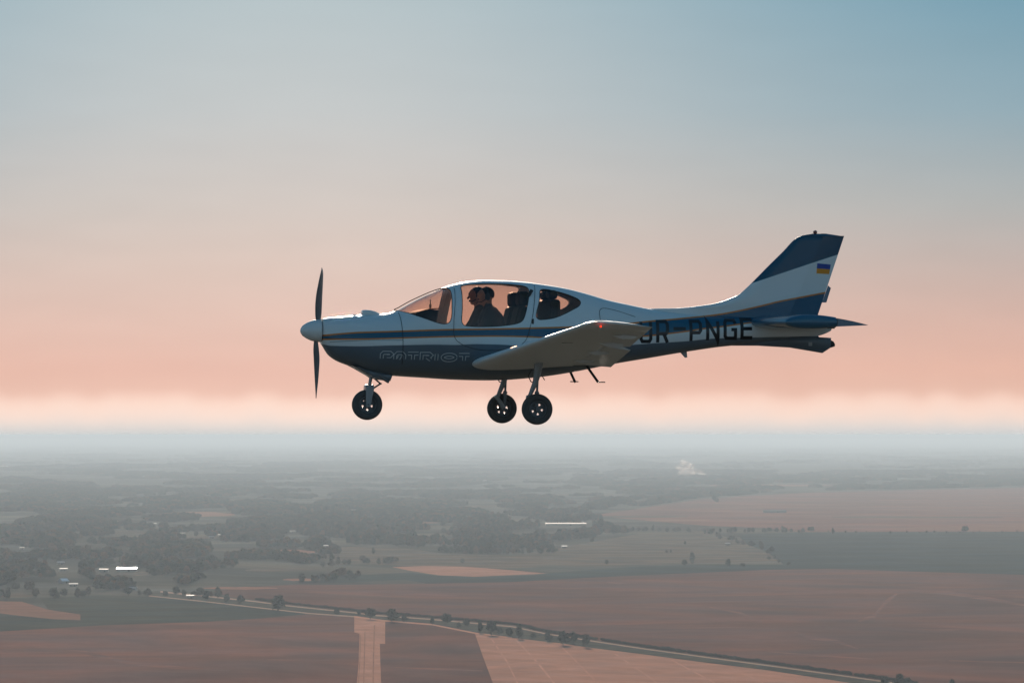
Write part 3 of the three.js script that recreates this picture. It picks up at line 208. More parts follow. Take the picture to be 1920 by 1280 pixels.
// makes a loft's faces look outward, whichever way its rings run
function outward(g) {
  const p = g.attributes.position, ix = g.index; let vol = 0; const a = V(), b = V(), c = V();
  for (let i = 0; i < ix.count; i += 3) { a.fromBufferAttribute(p, ix.getX(i)); b.fromBufferAttribute(p, ix.getX(i + 1)); c.fromBufferAttribute(p, ix.getX(i + 2)); vol += a.dot(b.cross(c)); }
  if (vol < 0) { const arr = ix.array; for (let i = 0; i < arr.length; i += 3) { const t = arr[i + 1]; arr[i + 1] = arr[i + 2]; arr[i + 2] = t; } g.computeVertexNormals(); }
  return g;
}
const crease = (g, deg = 35) => toCreasedNormals(g, deg * RAD);
function tube(points, radii, sides = 10) {
  const rings = points.map((p, k) => {
    const a = points[Math.max(0, k - 1)], b = points[Math.min(points.length - 1, k + 1)], t = V().subVectors(b, a).normalize();
    const u = V().crossVectors(t, Math.abs(t.z) < 0.9 ? V(0, 0, 1) : V(1, 0, 0)).normalize(), w = V().crossVectors(t, u), r = Array.isArray(radii) ? radii[k] : radii;
    return Array.from({ length: sides }, (_, i) => { const q = i / sides * 2 * Math.PI; return V().copy(p).addScaledVector(u, r * Math.cos(q)).addScaledVector(w, r * Math.sin(q)); });
  });
  return crease(outward(loft(rings)), 50);
}
function extrude(points, depth, bevel = 0.006) {   // a side-view outline with thickness across z, centred
  const s = new THREE.Shape(points.map(([x, y]) => new THREE.Vector2(x, y)));
  const g = new THREE.ExtrudeGeometry(s, { depth: Math.max(0.001, depth - 2 * bevel), bevelEnabled: bevel > 0, bevelSize: bevel, bevelThickness: bevel, bevelOffset: -bevel, bevelSegments: 2 });
  g.translate(0, 0, -depth / 2 + bevel); return g;
}
const box = (x, y, z, w, h, d, r = 0.01) => new RoundedBoxGeometry(w, h, d, 2, Math.min(r, w / 2.1, h / 2.1, d / 2.1)).translate(x, y, z);
const join = (list) => mergeGeometries(list.map((g) => { const c = g.index ? g.toNonIndexed() : g.clone(); for (const k of Object.keys(c.attributes)) if (!['position', 'normal', 'uv'].includes(k)) c.deleteAttribute(k); if (!c.attributes.uv) c.setAttribute('uv', new THREE.Float32BufferAttribute(new Float32Array(c.attributes.position.count * 2), 2)); return c; }));
// ---------------------------------------------------------------- the aircraft
const plane = thing('light_aircraft', 'white and blue low-wing light aircraft flying level with landing gear down', 'aircraft');
plane.position.set(0.276, EYE + 1.2069, -60);
plane.rotation.set(0.6 * RAD, 11.3 * RAD, 0, 'YXZ');

// --- livery: a side view painted on the skin, 7.6 m long and 2.15 m high
const LX = -3.2, LW = 7.6, LY = -0.62, LH = 2.15, CW = 2048, CH = 580;
const NAVY = '#5a6772', WHITE = '#d6dadb', BLUE = '#0e5673', DEEP = '#074a66', ORANGE = '#c8722e';  // NAVY is paled: a veil of haze is put into the paint colour
const cx = (x) => (x - LX) / LW * CW, cy = (y) => CH - (y - LY) / LH * CH, cm = CW / LW;
function canvas(w, h, draw) { const c = document.createElement('canvas'); c.width = w; c.height = h; draw(c.getContext('2d')); return new THREE.CanvasTexture(c); }
function area(g, points, color) { g.fillStyle = color; g.beginPath(); points.forEach(([x, y], i) => i ? g.lineTo(cx(x), cy(y)) : g.moveTo(cx(x), cy(y))); g.closePath(); g.fill(); }
function stroke(g, points, color, width) { g.strokeStyle = color; g.lineWidth = width * cm; g.lineCap = 'round'; g.lineJoin = 'round'; g.beginPath(); points.forEach(([x, y], i) => i ? g.lineTo(cx(x), cy(y)) : g.moveTo(cx(x), cy(y))); g.stroke(); }
const LETTERS = {   // strokes in a unit box, y down
  U: [[[0, 0], [0, 0.88], [0.14, 1], [0.86, 1], [1, 0.88], [1, 0]]],
  R: [[[0, 1], [0, 0], [0.84, 0], [1, 0.12], [1, 0.46], [0.84, 0.58], [0.08, 0.58]], [[0.62, 0.6], [1, 1]]],
  '-': [[[0, 0], [1, 0]]],
  P: [[[0, 1], [0, 0], [0.84, 0], [1, 0.12], [1, 0.46], [0.84, 0.58], [0.08, 0.58]]],
  N: [[[0, 1], [0, 0], [1, 1], [1, 0]]],
  G: [[[1, 0.2], [0.88, 0], [0.14, 0], [0, 0.14], [0, 0.88], [0.14, 1], [1, 1], [1, 0.52], [0.6, 0.52]]],
  E: [[[1, 0], [0, 0], [0, 1], [1, 1]], [[0, 0.5], [0.95, 0.5]]],
};
const WIDE = {
  P: [[[0, 1], [0, 0.3], [0.16, 0.06], [0.84, 0.06], [1, 0.3], [0.84, 0.6], [0.5, 0.6]]],
  A: [[[0, 1], [0, 0.42], [0.24, 0.06], [0.76, 0.06], [1, 0.42], [1, 1]], [[0.36, 1], [0.5, 0.6], [0.5, 0.5]]],
  T: [[[0, 0.06], [1, 0.06]], [[0.5, 0.06], [0.5, 1]]],
  R: [[[0, 1], [0, 0.06], [0.82, 0.06], [1, 0.28], [0.82, 0.55], [0.5, 0.56]], [[0.55, 0.56], [1, 1]]],
  I: [[[0, 0], [0, 1]]],
  O: [[...Array(25)].map((_, k) => [0.5 + 0.5 * Math.cos(k * Math.PI / 12), 0.52 + 0.46 * Math.sin(k * Math.PI / 12)])],
};
const fit = (l, t, r, b, pts) => pts.map(([u, v]) => [l + (r - l) * u, t + (b - t) * v]);
const livery = canvas(CW, CH, (g) => {
  g.fillStyle = WHITE; g.fillRect(0, 0, CW, CH);
  const up = curve(AIR.UP_LINE), low = curve(AIR.LOW_LINE), dark = curve(AIR.DARK_EDGE), xs = [...Array(400)].map((_, i) => LX + LW * i / 399);
  area(g, [...xs.map((x) => [x, up(x)]), ...xs.map((x) => [x, low(x)]).reverse()], BLUE);
  area(g, [...xs.map((x) => [x, dark(x)]), [LX + LW, LY], [LX, LY]], NAVY);
  area(g, [...AIR.FIN_PATCH, [4.4, 1.6], [2.6, 1.6]], DEEP);
  stroke(g, xs.map((x) => [x, up(x)]), ORANGE, 0.02);
  stroke(g, xs.map((x) => [x, low(x)]), ORANGE, 0.018);
  const [a, b, c, d] = AIR.FLAG, mid = (p, q) => [(p[0] + q[0]) / 2, (p[1] + q[1]) / 2];
  area(g, [a, b, mid(b, c), mid(a, d)], '#123f96'); area(g, [mid(a, d), mid(b, c), c, d], '#d88a1c');
  for (const [ch, l, t, r, bt] of AIR.REGBOX) for (const s of LETTERS[ch]) { g.lineCap = 'butt'; const pts = fit(l, t, r, bt, s); g.strokeStyle = '#171d24'; g.lineWidth = 0.043 * cm; g.lineJoin = 'miter'; g.beginPath(); pts.forEach(([x, y], i) => i ? g.lineTo(cx(x), cy(y)) : g.moveTo(cx(x), cy(y))); g.stroke(); }
  for (const [w, col] of [[0.046, '#ccd1d3'], [0.030, NAVY]]) for (const [ch, l, t, r, bt] of AIR.PATBOX) for (const s of WIDE[ch]) { const pts = fit(l, t, r, bt, s); g.strokeStyle = col; g.lineWidth = w * cm; g.lineCap = 'butt'; g.lineJoin = 'miter'; g.beginPath(); pts.forEach(([x, y], i) => i ? g.lineTo(cx(x), cy(y)) : g.moveTo(cx(x), cy(y))); g.stroke(); }
  // exhaust soot and oil film on the lower cowl, small chips and specks
  for (let k = 0; k < 900; k++) { const x = LX + LW * rnd(), y = LY + LH * rnd(), s = between(0.4, 1.3); g.fillStyle = `rgba(${rnd() < 0.5 ? '30,28,26' : '190,190,186'},${between(0.03, 0.12)})`; g.fillRect(cx(x), cy(y), s * between(1, 6), s); }
});
livery.colorSpace = THREE.SRGBColorSpace; livery.anisotropy = 8;
const grooves = canvas(CW, CH, (g) => {
  g.fillStyle = '#ffffff'; g.fillRect(0, 0, CW, CH);
  const line = (pts, w = 0.007) => stroke(g, pts, '#000000', w);
  line([[-1.81, 0.42], [-1.80, 0.1], [-1.80, -0.6]]);                       // firewall joint
  line([[-2.75, -0.02], [-2.3, 0.0], [-1.85, 0.0], [-1.8, 0.0]], 0.005);    // cowl halves
  line([[-2.25, -0.03], [-2.1, -0.08], [-1.95, -0.06], [-1.8, -0.1]], 0.005);
  line([[-1.07, 0.80], [-1.1, 0.5], [-1.14, 0.16], [-1.1, -0.12], [-0.25, -0.14], [-0.16, 0.1], [-0.09, 0.45], [-0.02, 0.78]]); // door
  line([[0.78, 0.22], [0.78, 0.4], [0.82, 0.44], [1.0, 0.42], [1.3, 0.32]]);                                                     // baggage hatch
  line([[2.2, 0.36], [2.2, -0.1]], 0.004); line([[1.5, 0.5], [1.48, -0.3]], 0.004);
  for (let k = 0; k < 46; k++) for (const y of [0.3, -0.05]) { g.fillStyle = '#777777'; g.fillRect(cx(-1.78), cy(0.4 - k * 0.02), 1.4, 1.4); g.fillRect(cx(-2.7 + k * 0.02), cy(0.012), 1.4, 1.4); }
});
const paint = new THREE.MeshPhysicalMaterial({ name: 'livery', map: livery, bumpMap: grooves, bumpScale: 0.004, roughness: 0.5, specularIntensity: 0.3, clearcoat: 0.7, clearcoatRoughness: 0.05 });
const white = new THREE.MeshPhysicalMaterial({ name: 'white paint', color: WHITE, roughness: 0.5, specularIntensity: 0.35, clearcoat: 1, clearcoatRoughness: 0.05 });
const wingWhite = new THREE.MeshPhysicalMaterial({ name: 'white wing paint', color: WHITE, roughness: 0.6, specularIntensity: 0.5, clearcoat: 0.15, clearcoatRoughness: 0.3 });
const bluePaint = new THREE.MeshPhysicalMaterial({ name: 'blue paint', color: BLUE, roughness: 0.4, clearcoat: 1, clearcoatRoughness: 0.08 });
const greyPaint = new THREE.MeshPhysicalMaterial({ name: 'grey paint', color: '#8b9196', roughness: 0.45, clearcoat: 0.6, clearcoatRoughness: 0.15 });
const blackPaint = new THREE.MeshStandardMaterial({ name: 'black satin', color: '#1c1f22', roughness: 0.5 });
const steel = new THREE.MeshStandardMaterial({ name: 'painted steel', color: '#6c7074', roughness: 0.4, metalness: 0.6 });
const alloy = new THREE.MeshStandardMaterial({ name: 'cast alloy', color: '#6a6e72', roughness: 0.5, metalness: 0.5 });
const rubber = new THREE.MeshStandardMaterial({ name: 'tyre rubber', color: '#525354', roughness: 0.9 });  // lifted grey, the hazy veil over the tyres is mixed into the colour
const sealAndShade = new THREE.MeshStandardMaterial({ name: 'rubber seal', color: '#15181b', roughness: 0.7 });  // window rubbers, and the shade drawn along the panel gaps
const lining = new THREE.MeshStandardMaterial({ name: 'cabin lining', color: '#34373b', roughness: 0.9 });
const leather = new THREE.MeshStandardMaterial({ name: 'seat leather', color: '#2b2724', roughness: 0.7 });
const glass = new THREE.MeshPhysicalMaterial({ name: 'tinted acrylic', color: lin(0.92, 0.83, 0.78), roughness: 0.0, transmission: 1, thickness: 0, ior: 1.45 });
function sideUV(g) {
  const p = g.attributes.position, uv = new Float32Array(p.count * 2);
  for (let i = 0; i < p.count; i++) { uv[2 * i] = (p.getX(i) - LX) / LW; uv[2 * i + 1] = (p.getY(i) - LY) / LH; }
  g.setAttribute('uv', new THREE.BufferAttribute(uv, 2)); return g;
}

// --- fuselage: superelliptic frames between the traced top and belly lines
const topLine = curve(AIR.TOP), belly = curve(AIR.BOT);
const halfWidth = curve([[-2.80, 0.165], [-2.72, 0.22], [-2.62, 0.275], [-2.44, 0.36], [-2.1, 0.45], [-1.75, 0.51], [-1.3, 0.56], [-0.8, 0.58], [0, 0.565], [0.7, 0.49], [1.41, 0.36], [2.11, 0.25], [2.83, 0.17], [3.55, 0.11], [3.9, 0.05], [4.0, 0.02]]);
const waist = curve([[-2.8, 0.5], [-2.4, 0.52], [-1.8, 0.5], [-0.9, 0.4], [0.2, 0.4], [1, 0.48], [2, 0.5], [4, 0.5]]);
function frame(x, off = 0, n = 56) {
  const t = topLine(x) - off, b = belly(x) + off, m = b + (t - b) * waist(x), w = Math.max(0.004, halfWidth(x) - off);
  return Array.from({ length: n }, (_, i) => {
    const q = i / n * 2 * Math.PI, s = Math.sin(q), c = Math.cos(q), e = 2 / (s > 0 ? 2.15 : 2.5);
    return V(x, m + (s > 0 ? t - m : m - b) * Math.sign(s) * Math.abs(s) ** e, w * Math.sign(c) * Math.abs(c) ** e);
  });
}
function sideAt(x, y) {   // half width of the skin at that place of the side view
  const t = topLine(x), b = belly(x), m = b + (t - b) * waist(x), e = y > m ? 2.15 : 2.5, h = y > m ? t - m : m - b;
  return halfWidth(x) * Math.max(0, 1 - Math.min(1, Math.abs(y - m) / h) ** e) ** (1 / e);
}
const stations = (a, b, n) => Array.from({ length: n + 1 }, (_, i) => a + (b - a) * i / n);
const solid = (xs, off) => outward(loft(xs.map((x) => frame(x, off))));
const evaluator = new Evaluator(); evaluator.attributes = ['position', 'normal']; evaluator.useGroups = false;
const brush = (g) => { const b = new Brush(g.index ? g : mergeVertices(g), white); b.updateMatrixWorld(); return b; };
const cut = (a, b, how) => evaluator.evaluate(a, b, how);
const outline = (pts) => new THREE.CatmullRomCurve3(pts.map(([x, y]) => V(x, y, 0)), true, 'centripetal').getPoints(90).slice(0, -1);
function prism(pts, z0, z1) {
  const g = new THREE.ExtrudeGeometry(new THREE.Shape(outline(pts).map((p) => new THREE.Vector2(p.x, p.y))), { depth: z1 - z0, bevelEnabled: false });
  g.translate(0, 0, z0); g.deleteAttribute('uv'); return brush(g);
}
let body = cut(brush(solid([...stations(-2.775, -2.4, 16), ...stations(-2.36, 3.6, 110), ...stations(3.64, 3.985, 12)], 0)), brush(solid(stations(-1.72, 1.35, 60), 0.03)), SUBTRACTION);
for (const w of [AIR.W_FRONT, AIR.W_DOOR, AIR.W_REAR]) body = cut(body, prism(w, -1, 1), SUBTRACTION);
const fuselage = part('fuselage', sideUV(body.geometry), paint, plane);
let shell = cut(brush(solid(stations(-1.95, 1.5, 90), 0.007)), brush(solid(stations(-2.0, 1.55, 90), 0.011)), SUBTRACTION);
const ring = (pts, s) => { const o = outline(pts).map((p) => V(p.x, p.y, s * (sideAt(p.x, p.y) - 0.003))); o.push(o[0]); return tube(o, 0.0055, 6); };
part('windscreen_pane', cut(shell, prism(AIR.W_FRONT, -1, 1), INTERSECTION).geometry, glass, fuselage, 'tinted wraparound windscreen');
for (const s of [1, -1]) {
  for (const [name, w] of [['door_window_pane', AIR.W_DOOR], ['rear_window_pane', AIR.W_REAR]]) part(name, cut(shell, prism(w, s > 0 ? 0.05 : -1, s > 0 ? 1 : -0.05), INTERSECTION).geometry, glass, fuselage);
  for (const w of [AIR.W_FRONT, AIR.W_DOOR, AIR.W_REAR]) part('window_seal', ring(w, s), sealAndShade, fuselage);
  part('door_handle', box(-0.12, 0.25, s * sideAt(-0.12, 0.25), 0.03, 0.07, 0.012, 0.005), blackPaint, fuselage);
}
// joints of the cowl, doors and hatch: thin dark tubes added on the skin as the shade in the gaps
const seam = (pts, s, r = 0.0035) => { const c = new THREE.CatmullRomCurve3(pts.map(([x, y]) => V(x, y, 0)), false, 'centripetal').getPoints(40).map((p) => V(p.x, p.y, s * (sideAt(p.x, p.y) - 0.0005))); return tube(c, r, 6); };
for (const s of [1, -1]) {
  part('cowl_joint', seam([[-1.81, 0.36], [-1.805, 0.2], [-1.80, 0.0], [-1.80, -0.3]], s), sealAndShade, fuselage);
  part('cowl_joint', seam([[-2.7, -0.02], [-2.3, 0.0], [-1.85, 0.005], [-1.8, 0.005]], s, 0.0025), sealAndShade, fuselage);
  part('door_seam', seam([[-1.08, 0.72], [-1.11, 0.5], [-1.15, 0.2], [-1.13, 0.02], [-0.9, -0.1], [-0.5, -0.11], [-0.24, -0.02], [-0.15, 0.2], [-0.08, 0.5], [-0.03, 0.72]], s), sealAndShade, fuselage);
  part('hatch_seam', seam([[0.79, 0.24], [0.79, 0.39], [0.83, 0.425], [0.98, 0.41], [1.28, 0.32]], s), sealAndShade, fuselage);
}
// cabin fittings
const panel = part('instrument_panel', join([extrude([[-1.62, 0.36], [-1.42, 0.40], [-1.32, 0.395], [-1.33, 0.36], [-1.37, 0.1], [-1.45, 0.0], [-1.62, 0.1]], 0.86, 0.02)]), lining, fuselage, 'dark instrument panel under the windscreen');
part('glare_shield', extrude([[-1.58, 0.372], [-1.44, 0.412], [-1.3, 0.42], [-1.298, 0.408], [-1.44, 0.398], [-1.58, 0.36]], 0.8, 0.004), new THREE.MeshStandardMaterial({ name: 'tan cover', color: '#a9673c', roughness: 0.9 }), panel);
part('compass', join([box(-1.36, 0.45, 0.02, 0.03, 0.06, 0.03, 0.01), box(-1.36, 0.5, 0.02, 0.014, 0.07, 0.014, 0.004)]), new THREE.MeshStandardMaterial({ name: 'cream plastic', color: '#b9a184', roughness: 0.6 }), panel);
for (const z of [0.27, -0.27]) {
  const seat = part('seat', join([box(-0.66, -0.2, z, 0.46, 0.12, 0.42, 0.04), box(-0.36, 0.13, z, 0.18, 0.68, 0.44, 0.06).applyMatrix4(new THREE.Matrix4().makeTranslation(-0.36, -0.2, 0).multiply(new THREE.Matrix4().makeRotationZ(-0.26)).multiply(new THREE.Matrix4().makeTranslation(0.36, 0.2, 0))), box(-0.62, -0.31, z * 0.9, 0.36, 0.14, 0.2, 0.02)]), leather, fuselage, 'dark front seat with tilted back');
  part('headrest', join([box(-0.2, 0.545, z, 0.15, 0.19, 0.27, 0.05), box(-0.215, 0.46, z, 0.03, 0.08, 0.18, 0.008)]), leather, seat);
}
const bench = part('rear_seat', join([box(-0.06, -0.14, 0, 0.4, 0.14, 0.9, 0.05), box(0.2, 0.18, 0, 0.14, 0.72, 0.92, 0.05), box(-0.04, -0.27, 0, 0.34, 0.14, 0.5, 0.02)]), leather, fuselage, 'dark rear bench seat');
for (const z of [0.2, -0.2]) part('headrest', box(0.2, 0.6, z, 0.12, 0.12, 0.26, 0.05), leather, bench);
part('cabin_bulkhead', box(0.62, 0.16, 0, 0.03, 0.42, 0.5, 0.01), lining, fuselage);
for (const s of [1, -1]) part('seat_belt', tube([V(-0.1, 0.66, s * 0.40), V(-0.24, 0.42, s * 0.39), V(-0.3, 0.2, s * 0.36)], 0.022, 6), lining, fuselage);

// --- nose
part('cowl_exit_lip', crease(extrude(AIR.COWL_LIP, 0.42, 0.03)), new THREE.MeshPhysicalMaterial({ name: 'navy paint', color: NAVY, roughness: 0.42, clearcoat: 1, clearcoatRoughness: 0.1 }), plane, 'dark lower cowl outlet lip');
part('cowl_blister', crease(extrude(AIR.BLISTER, 0.16, 0.02)), white, plane, 'small air scoop on top of the cowl');
part('cowl_hinge', extrude(AIR.HINGE_BUMP, 0.1, 0.008), white, plane);
part('tail_pipe', tube([V(-2.06, -0.44, 0.2), V(-1.98, -0.5, 0.2), V(-1.93, -0.53, 0.2)], 0.02, 10), steel, plane);
const HUB = 0.126;
const spinner = part('spinner', new THREE.LatheGeometry([[0.0005, -3.052], [0.03, -3.044], [0.066, -3.02], [0.1, -2.97], [0.128, -2.91], [0.142, -2.85], [0.147, -2.79], [0.147, -2.785], [0.11, -2.783], [0.0005, -2.783]].map(([r, x]) => new THREE.Vector2(r, -x)), 48).rotateZ(Math.PI / 2).translate(0, HUB, 0), white, plane, 'white pointed propeller spinner');
function blade(table, dir) {
  const vis = { l: curve(table.map(([r, l]) => [r, l])), r: curve(table.map(([r, , b]) => [r, b])) }, R0 = table[0][0], R1 = table[table.length - 1][0];
  const rings = stations(0, 1, 26).map((t) => {
    const r = R0 + (R1 - R0) * t ** 0.85, a = vis.l(r), b = vis.r(r), beta = (62 - 34 * t) * RAD, w = Math.max(0.004, b - a), chord = w / Math.sin(beta), th = chord * (0.16 - 0.08 * t);
    return Array.from({ length: 20 }, (_, i) => {
      const q = i / 20 * 2 * Math.PI, u = Math.cos(q) * chord / 2, v = Math.sin(q) * th / 2 * (1 - 0.35 * Math.cos(q));
      return V((a + b) / 2 + u * Math.sin(beta) + v * Math.cos(beta), HUB + dir * r, dir * (-u * Math.cos(beta) + v * Math.sin(beta)));
    });
  });
  return crease(outward(loft(rings)), 50);
}
const px = (p) => -2.771 + (p - 603) / 142.6;
const bladePaint = new THREE.MeshPhysicalMaterial({ name: 'blade grey', color: '#55585b', roughness: 0.45, clearcoat: 0.4 });  // blade colour lightened, with the veil of haze painted in
part('propeller_blade', blade([[0.1, 593, 600], [0.2, 590.3, 603], [0.31, 590, 604], [0.45, 591.5, 605], [0.59, 595, 606], [0.72, 599, 606.5], [0.785, 601.6, 605], [0.81, 602.3, 603.3]].map(([r, a, b]) => [r, px(a), px(b)]), 1), bladePaint, spinner);
part('propeller_blade', blade([[0.1, 589, 595], [0.24, 588, 597.5], [0.36, 588.8, 598.6], [0.52, 590, 597.5], [0.66, 591, 596], [0.8, 592, 594], [0.865, 592.3, 593.3]].map(([r, a, b]) => [r, px(a), px(b)]), -1), bladePaint, spinner);

// --- wings
function section(le, te, thick, from = 0, to = 1, n = 22) {   // airfoil between two shares of the chord, as a ring; le, te: [x, y, z]
  const pts = [], half = (c) => thick / 0.2 * (0.2969 * Math.sqrt(c) - 0.126 * c - 0.3516 * c * c + 0.2843 * c ** 3 - 0.1015 * c ** 4), camber = (c) => 0.02 * 4 * c * (1 - c);
  const at = (c, s) => V(le[0] + (te[0] - le[0]) * c, le[1] + (te[1] - le[1]) * c + (camber(c) + s * half(c)) * (te[0] - le[0]), le[2] + (te[2] - le[2]) * c);
  for (let i = 0; i <= n; i++) { const t = i / n; pts.push(at(from + (to - from) * (from === 0 ? t * t : t), 1)); }
  for (let i = n; i >= (from === 0 ? 1 : 0); i--) { const t = i / n; pts.push(at(from + (to - from) * (from === 0 ? t * t : t), -1)); }
  return pts;
}
const LE = (z) => { const t = (z - 0.55) / 4.05; return [-0.898 + 0.607 * t, -0.287 + 0.452 * t, z]; };
const TE = (z) => { const t = (z - 0.55) / 4.05; return [0.917 - 0.423 * t, -0.262 + 0.376 * t, z]; };
const thickness = (z) => 0.118 - 0.005 * (z - 0.5) / 4;
const rotateAbout = (g, x, y, a) => g.translate(-x, -y, 0).rotateZ(a).translate(x, y, 0);
const mirror = (g) => { const m = g.clone().scale(1, 1, -1), ix = m.index; if (ix) { const a = ix.array; for (let i = 0; i < a.length; i += 3) { const t = a[i + 1]; a[i + 1] = a[i + 2]; a[i + 2] = t; } } else for (const k of Object.keys(m.attributes)) { const at = m.attributes[k], s = at.itemSize, a = at.array; for (let i = 0; i < at.count; i += 3) for (let j = 0; j < s; j++) { const t = a[(i + 1) * s + j]; a[(i + 1) * s + j] = a[(i + 2) * s + j]; a[(i + 2) * s + j] = t; } } return m; };
function wingParts() {
  const out = {}, zs = stations(0.3, 4.35, 30);
  const rings = zs.map((z) => section(LE(z), TE(z), thickness(z), 0, 0.735));
  out.wing = crease(outward(loft(rings)), 40);
  // tip fairing: the sections shrink and sweep back to a rounded edge
  const tip = stations(0, 1, 10).map((t) => { const z = 4.352 + 0.27 * t, a = LE(z), b = TE(z), s = Math.sqrt(Math.max(0.001, 1 - 0.94 * t * t)); a[0] += 0.10 * t * t; b[0] += 0.02 * t; a[1] += 0.02 * t; b[1] += 0.012 * t; return section(a, b, thickness(z) * s * 1.1, 0, 1); });
  out.tip = crease(outward(loft(tip)), 45);
  const surface = (z0, z1, deg) => { const g = outward(loft(stations(z0, z1, 10).map((z) => section(LE(z), TE(z), thickness(z), 0.745, 1, 8)))); const m = (z0 + z1) / 2, h = LE(m), k = TE(m); return crease(rotateAbout(g, h[0] + (k[0] - h[0]) * 0.75, h[1] + (k[1] - h[1]) * 0.75, -deg * RAD), 40); };
  out.flap = surface(0.62, 2.5, 9); out.aileron = surface(2.52, 4.34, 1);
  out.fillet = crease(outward(loft(stations(0, 1, 8).map((t) => { const z = 0.30 + 0.3 * t; return section([0.1, -0.27 + 0.02 * t, z], [1.02 - 0.12 * t, -0.262 + 0.01 * t, z], 0.16 - 0.05 * t, 0.2, 1, 8); }))), 40);
  out.brackets = [1.05, 2.05, 3.0, 3.9].map((z) => { const a = LE(z), b = TE(z), x = a[0] + (b[0] - a[0]) * 0.72, y = a[1] + (b[1] - a[1]) * 0.72 - 0.045; return extrude([[x - 0.12, y + 0.02], [x, y - 0.022], [x + 0.16, y - 0.018], [x + 0.2, y + 0.01], [x + 0.05, y + 0.03]], 0.03, 0.006).translate(0, 0, z); });
  return out;
}
const wp = wingParts();
const lens = new THREE.MeshPhysicalMaterial({ name: 'clear lens', color: '#e6e2df', roughness: 0.08, transmission: 0.55, thickness: 0, ior: 1.45 });
for (const s of [1, -1]) {
  const M = (g) => s > 0 ? g : mirror(g);
  const wing = part('wing', M(wp.wing), wingWhite, plane, s > 0 ? 'near wing seen from below' : undefined);
  part('wing_tip', M(wp.tip), wingWhite, wing); part('flap', M(wp.flap), wingWhite, wing); part('aileron', M(wp.aileron), wingWhite, wing); part('root_fillet', M(wp.fillet), wingWhite, wing);
  for (const b of wp.brackets) part('hinge_bracket', M(b), wingWhite, wing);
  const z = s * 4.585;
  part('tip_lens', new THREE.SphereGeometry(1, 20, 12).scale(0.13, 0.03, 0.05).translate(-0.1, 0.185, s * 4.53), lens, wing, 'clear cover at the front of the wing tip');
  const lamp = part('navigation_light', new THREE.SphereGeometry(0.011, 12, 8).translate(-0.12, 0.136, s * 4.61), new THREE.MeshStandardMaterial({ name: 'lit lamp', color: s > 0 ? '#ff3010' : '#20c060', emissive: s > 0 ? '#ff2a08' : '#10b050', emissiveIntensity: 1.6 }), wing, s > 0 ? 'small lit red wing tip lamp' : 'small lit green wing tip lamp');
  const pl = new THREE.PointLight(s > 0 ? '#ff2a08' : '#10b050', 0.0008); pl.position.set(-0.12, 0.136, s * 4.64); pl.castShadow = true; wing.add(pl);
  if (s > 0) part('pitot_tube', join([tube([V(-0.19, 0.02, 3.2), V(-0.19, -0.04, 3.2)], 0.008, 8), tube([V(-0.3, -0.045, 3.2), V(-0.16, -0.04, 3.2)], [0.005, 0.009], 8)]), steel, wing);
}

// --- tail
const finLead = curve([[0.30, 1.6], [0.425, 1.45], [0.436, 1.6], [0.4415, 1.9], ...AIR.FIN_LE.slice(3).map(([x, y]) => [y, x])]), hinge = (y) => { const [[a, b], [c, d]] = AIR.HINGE; return a + (c - a) * (y - b) / (d - b); }, finTail = (y) => { const [[a, b], [c, d]] = AIR.FIN_TE; return a + (c - a) * (y - b) / (d - b); };
const finTop = AIR.FIN_LE[AIR.FIN_LE.length - 1][1];
function slab(a, b, y, th, round) { // level cut through the fin from a to b; round: nose shape at a
  const n = 18, pts = [], w = (t) => th * (round ? Math.min(1, Math.sqrt(t * 5)) * (1 - 0.25 * t) : (1 - 0.9 * t) * 0.75);
  for (let i = 0; i <= n; i++) { const t = (i / n) ** (round ? 1.8 : 1); pts.push(V(a + (b - a) * t, y, w(t))); }
  for (let i = n; i >= 0; i--) { const t = (i / n) ** (round ? 1.8 : 1); pts.push(V(a + (b - a) * t, y, -w(t))); }
  return pts;
}
const finY = [0.3, 0.36, ...stations(0.40, 0.47, 24), ...stations(0.48, 0.6, 12), ...stations(0.62, 1.36, 28), 1.385, 1.405, finTop - 0.008];
const fin = part('tail_fin', sideUV(crease(outward(loft(finY.map((y) => { const h = hinge(y); const f = 1 - 0.45 * (y - 0.3) / 1.1; return slab(Math.min(finLead(y), h - 0.05), h, y, 0.062 * f * (y > 1.38 ? 0.6 : 1), true); }))), 40)), paint, plane, 'swept tail fin with deep blue top');
part('rudder', sideUV(crease(outward(loft([...stations(0.355, 1.36, 24), 1.385, 1.4].map((y) => slab(hinge(y) - 0.012, finTail(y) + (y > 1.36 ? -0.0 : 0), y, 0.054 * (1 - 0.45 * (y - 0.3) / 1.1), false)))), 40)), paint, fin, 'rudder with a small flag');
part('rudder_tab', sideUV(extrude(AIR.TAB, 0.014, 0.003)), bluePaint, fin);
part('fin_tip', crease(outward(loft(stations(0, 1, 6).map((t) => { const y = 1.393 + 0.035 * t, a = 3.6 + 0.24 * t, b = 4.15 - 0.24 * t; return slab(a, b, y, 0.034 * Math.sqrt(1 - t * 0.9), true); }))), 40), new THREE.MeshPhysicalMaterial({ name: 'deep blue paint', color: DEEP, roughness: 0.4, clearcoat: 1, clearcoatRoughness: 0.08 }), fin);
part('beacon', new THREE.SphereGeometry(0.022, 14, 10).scale(1.3, 1.2, 1).translate(AIR.BEACON[0][0], finTop + 0.012, 0), new THREE.MeshPhysicalMaterial({ name: 'beacon cover', color: '#7a3a30', roughness: 0.2, clearcoat: 1 }), fin);
const ventral = part('ventral_fin', sideUV(crease(extrude(AIR.VENTRAL, 0.11, 0.03))), paint, plane, 'dark keel under the tail');
part('tail_skid', extrude(AIR.HOOK, 0.03, 0.006), blackPaint, ventral);
part('badge', box(3.69, -0.02, 0.056, 0.05, 0.05, 0.004, 0.002), greyPaint, ventral);
